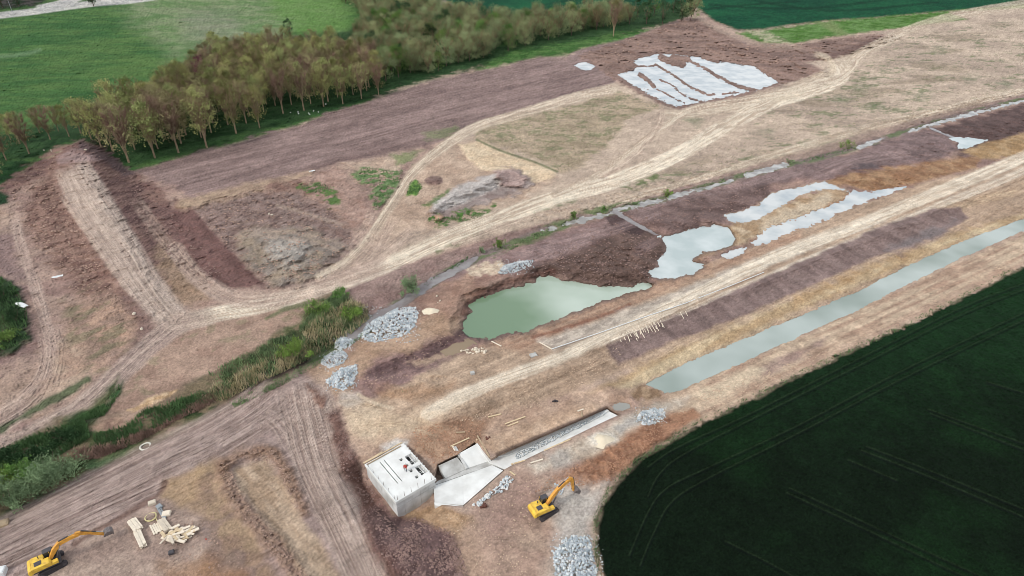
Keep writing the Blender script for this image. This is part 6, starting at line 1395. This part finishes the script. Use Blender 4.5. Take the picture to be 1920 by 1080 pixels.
# clods of broken earth
def clods(regions, label, mats):
    mb = MB()
    for p_, n_, r_, mi in regions:
        xs = [q[0] for q in p_]; ys = [q[1] for q in p_]; k = 0
        while k < n_:
            x = rt.uniform(min(xs), max(xs)); y = rt.uniform(min(ys), max(ys))
            if not inside(p_, x, y): continue
            k += .55
            g = ground(x, y); s_ = r_ * (rt.uniform(.3, 1.0) if rt.random() < .85 else rt.uniform(1, 1.7))
            if rt.random() * .6 + .2 > pn(g.x, g.y, 3.5): continue
            a = rt.random() * 1.57
            c1, s1 = math.cos(a) * s_, math.sin(a) * s_ * rt.uniform(.6, 1)
            g.z += s_ * .15
            mb.add([(g.x + c1, g.y + s1, g.z), (g.x - s1, g.y + c1, g.z), (g.x - c1, g.y - s1, g.z), (g.x + s1, g.y - c1, g.z), (g.x + rt.uniform(-.2, .2) * s_, g.y, g.z + s_ * rt.uniform(.25, .6)), (g.x, g.y, g.z - s_ * .6)],
                   [(0, 1, 4), (1, 2, 4), (2, 3, 4), (3, 0, 4), (1, 0, 5), (2, 1, 5), (3, 2, 5), (0, 3, 5)], mi); k += 1
    tag(mb.build('soil_clods', mats), label, 'clods', kind='stuff')
MC = [pmat('brown_clod', 'a88c7c', .95, .25, .3), pmat('dark_clod', '8a7068', .95, .25, .3), pmat('red_clod', 'a98268', .95, .25, .3), pmat('tan_clod', 'c9b098', .95, .2, .3)]
clods([([(612, 775), (640, 765), (650, 800), (670, 870), (690, 900), (735, 965), (800, 975), (850, 1000), (880, 1080), (740, 1080), (680, 980), (640, 880)], 2600, .17, 1),
       ([(700, 960), (800, 975), (850, 1010), (880, 1080), (760, 1080)], 900, .22, 1),
       ([(1300, 770), (1310, 780), (1250, 820), (1190, 860), (1150, 900), (1080, 912), (1000, 925), (1040, 890), (1140, 840), (1260, 775)], 2600, .15, 2),
       ([(410, 870), (430, 865), (460, 940), (520, 1010), (580, 1080), (545, 1085), (480, 1000), (430, 930)], 900, .14, 0), ([(415, 862), (460, 845), (515, 845), (545, 890), (570, 960), (550, 950), (520, 880), (460, 860)], 700, .14, 0),
       ([(20, 350), (110, 280), (130, 400), (190, 500), (250, 600), (200, 600), (110, 520), (50, 440)], 2400, .3, 0), ([(160, 270), (240, 325), (330, 400), (420, 520), (380, 520), (290, 480), (200, 340)], 1500, .28, 1),
       ([(358, 385), (470, 352), (560, 360), (640, 400), (660, 450), (610, 510), (500, 535), (440, 475)], 2600, .28, 0),
       ([(1195, 440), (1240, 440), (1245, 480), (1215, 522), (1160, 538), (1080, 522), (1000, 515), (960, 505), (1060, 465), (1130, 405)], 2200, .24, 1), ([(1165, 400), (1260, 372), (1440, 350), (1430, 380), (1270, 438), (1215, 420)], 900, .26, 1),
       ([(1090, 100), (1290, 35), (1400, 82), (1560, 76), (1500, 112), (1460, 140), (1380, 110), (1230, 95), (1150, 130)], 1200, .5, 0),
       ([(700, 640), (870, 600), (880, 640), (700, 740), (660, 700)], 700, .16, 0), ([(780, 800), (910, 785), (900, 830), (820, 880), (770, 830)], 900, .16, 2),
       ([(980, 720), (1180, 640), (1160, 690), (1060, 750), (900, 790), (860, 790)], 1300, .13, 3), ([(1300, 745), (1600, 640), (1900, 480), (1900, 495), (1500, 690), (1330, 770)], 1000, .2, 3),
       ([(400, 880), (420, 1000), (520, 1080), (320, 1080), (330, 960)], 600, .13, 0), ([(880, 900), (1010, 890), (1000, 1080), (900, 1080), (830, 970)], 700, .1, 3)],
      'clods of broken brown earth on the berms and slopes', MC)
mb = MB()
for p_, n_ in (([(1700, 60), (1920, 40), (1920, 160), (1500, 278), (1250, 343), (1400, 250), (1480, 180), (1600, 130)], 2600), ([(895, 238), (1060, 200), (1165, 175), (1240, 200), (1140, 270), (1048, 328), (960, 280)], 1500)):
    scatter(p_, n_, mb, .15, .4, .16, 0)
tag(mb.build('dry_grass', [pmat('grey_green_tuft', '8d8c66', .9, .3, .4)]), 'sparse grey green tufts on the pale plateau', 'grass', kind='stuff')
# roadside
g = ground(23, 22); mb = MB(); mb.tube((0, 0, -.3), (0, 0, 9.5), .16, .1, 8); o = mb.build('utility_pole', M['grey']); o.location = g; mb = MB(); mb.tube((0, 0, 9.4), (1.4, 0, 9.8), .07, .07, 6); mb.build('lamp_arm', M['grey'], o); mb = MB(); mb.box((1.6, 0, 9.8), (.7, .25, .12)); mb.build('lamp_head', M['grey'], o); tag(o, 'thin grey street lamp pole beside the far gravel road', 'street lamp')
for (x, y) in [(19, 31), (83, 22), (122, 19), (208, 6), (243, 3)]:
    mb = MB(); mb.tube((0, 0, -.1), (0, 0, 1.0), .16, .14, 8); mb.tube((0, 0, 1.0), (0, 0, 1.12), .14, .05, 8); o = mb.build('road_post', M['sheet']); o.location = ground(x, y); tag(o, 'short white marker post along the far gravel road', 'post', 'white marker posts along the gravel road')
